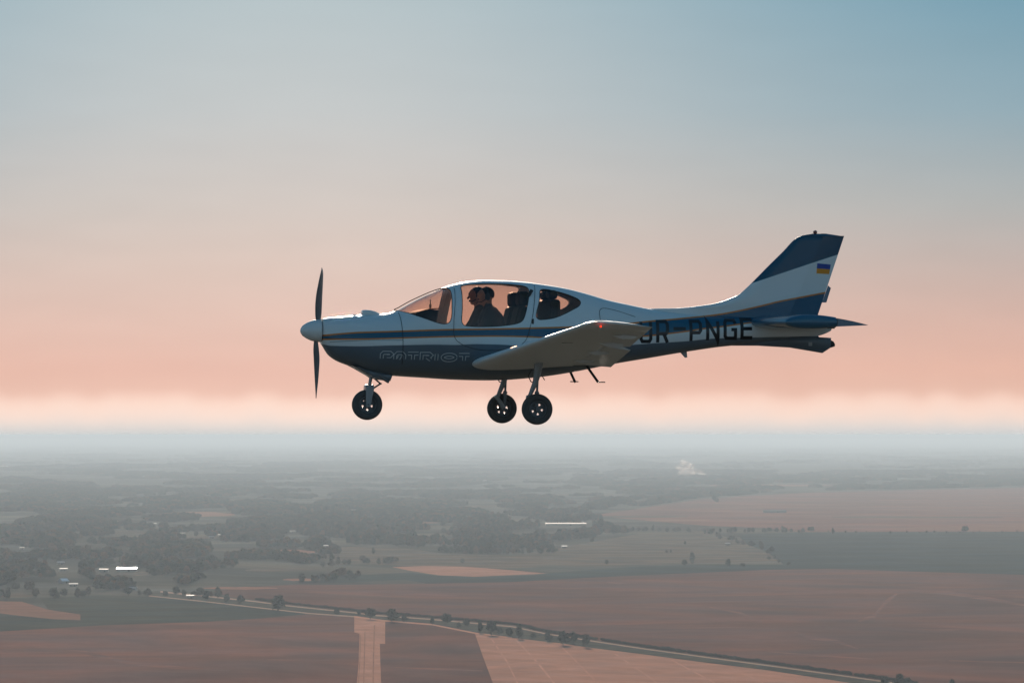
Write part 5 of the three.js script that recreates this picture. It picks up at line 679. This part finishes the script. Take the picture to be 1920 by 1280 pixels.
function building(name, label, category, [x, z], L, D, h, pitch, roofMat, turn = 0, group, lights = true) {
  const o = thing(name, label, category, group); o.position.set(x, 0.1, z); o.rotation.y = turn;
  const r = D / 2 * Math.tan(pitch * RAD), s = new THREE.Shape([[-D / 2, 0], [D / 2, 0], [D / 2, h], [0, h + r], [-D / 2, h]].map((p) => new THREE.Vector2(...p)));
  part('wall', new THREE.ExtrudeGeometry(s, { depth: L, bevelEnabled: false }).translate(0, 0, -L / 2).rotateY(Math.PI / 2), plaster, o);
  const e = 0.5, t = 0.18, slope = (sg) => { const q = new THREE.Shape([[0, h + r + 0.02], [sg * (D / 2 + e), h - e * Math.tan(pitch * RAD) + 0.02], [sg * (D / 2 + e), h - e * Math.tan(pitch * RAD) + t], [0, h + r + t]].map((p) => new THREE.Vector2(...p))); return new THREE.ExtrudeGeometry(q, { depth: L + 2 * e, bevelEnabled: false }).translate(0, 0, -L / 2 - e).rotateY(Math.PI / 2); };
  part('roof', join([slope(1), slope(-1)]), roofMat, o);
  part('door', new THREE.BoxGeometry(Math.min(3, L * 0.16), Math.min(3, h * 0.75), 0.12).translate(L * 0.12, Math.min(3, h * 0.75) / 2, D / 2 + 0.07), doorWood, o);
  if (lights) for (const k of [-0.3, 0.36]) part('window', new THREE.BoxGeometry(1.1, 1.1, 0.1).translate(L * k, h * 0.55, D / 2 + 0.06), sealAndShade, o);
  return o;
}
building('farm_shed', 'long shed with a roof blazing in sun glare among the left woods', 'shed', LAND.SHED_GLARE, 29, 34, 4, 6, brightTin, 0, undefined, false);
building('farm_shed', 'small pale-roofed shed just left of the blazing roof', 'shed', LAND.SHED_SMALL, 13, 20, 3.5, 7.5, duller, 0.03, undefined, false);
building('farm_shed', 'very long low barn with a pale pink roof before the central woods', 'shed', LAND.SHED_LONG, 90, 30, 4, 7.5, duller, 0.01, undefined, false);
building('farm_shed', 'far pale shed at the left edge of the picture', 'shed', LAND.SHED_FAR, 60, 60, 6, 8, tin, 0, undefined, false);
building('greenhouse', 'bluish glinting greenhouse roof low in the left woods', 'greenhouse', LAND.GREENHOUSE, 9, 22, 3, 16, new THREE.MeshPhysicalMaterial({ name: 'greenhouse film', color: lin(0.5, 0.56, 0.6), roughness: 0.25, clearcoat: 1 }), 0.4, undefined, false);
building('straw_stack', 'long dark straw stack alone in the brown field on the right', 'straw stack', LAND.STACK, 60, 12, 6, 12, doorWood, 0, undefined, false);
building('village_house', 'light-roofed house in a clearing under the hazy wood', 'house', LAND.SHED_TINY, 10, 11, 3, 9, tin, 0.1);
LAND.HOUSES.forEach((p, i) => building('village_house', 'tiny pale-roofed house among the woods', 'house', p, between(8, 13) * (p[1] < -12000 ? 2 : 1), between(9, 13) * (p[1] < -12000 ? 2 : 1), 3, between(6, 16), [slate, slate, tin, slate][i % 4], between(-0.25, 0.25), 'village houses among the woods'));

// ---------------------------------------------------------------- smoke from a field fire
{
  const [x, z] = LAND.SMOKE, puffs = [];
  for (let k = 0; k < 150; k++) {
    const t = k / 149, r = 1.8 + 9 * t * between(0.3, 1.1), g = new THREE.IcosahedronGeometry(r, 2), p = g.attributes.position, v = V(), c = V(-112 * t ** 1.1 + between(-1, 1) * 30 * t, 3 + 60 * t ** 0.7 * between(0.25, 1.3), between(-1, 1) * 20 * t);
    if (Math.abs(t - 0.5) < 0.1) continue;
    for (let i = 0; i < p.count; i++) { v.fromBufferAttribute(p, i); v.multiplyScalar(1 + 0.35 * noise3(v.x / r * 1.6 + k, v.y / r * 1.6, v.z / r * 1.6)); p.setXYZ(i, v.x + c.x, Math.max(0.2, v.y + c.y), v.z + c.z); }
    const m = mergeVertices((g.deleteAttribute('uv'), g.deleteAttribute('normal'), g), 1e-3); m.computeVertexNormals(); puffs.push(m.toNonIndexed());
  }
  const m = shade(new THREE.Mesh(mergeGeometries(puffs), new THREE.MeshPhysicalMaterial({ name: 'smoke', color: lin(0.95, 0.82, 0.77), specularIntensity: 0, roughness: 1, transmission: 0.6, thickness: 0, transparent: true, opacity: 0.075 })));
  m.name = 'smoke_plume'; m.position.set(x, 0, z); tag(m, 'small pinkish white smoke plume drifting over the far woods', 'smoke'); scene.add(m);
}
renderer.render(scene, camera);
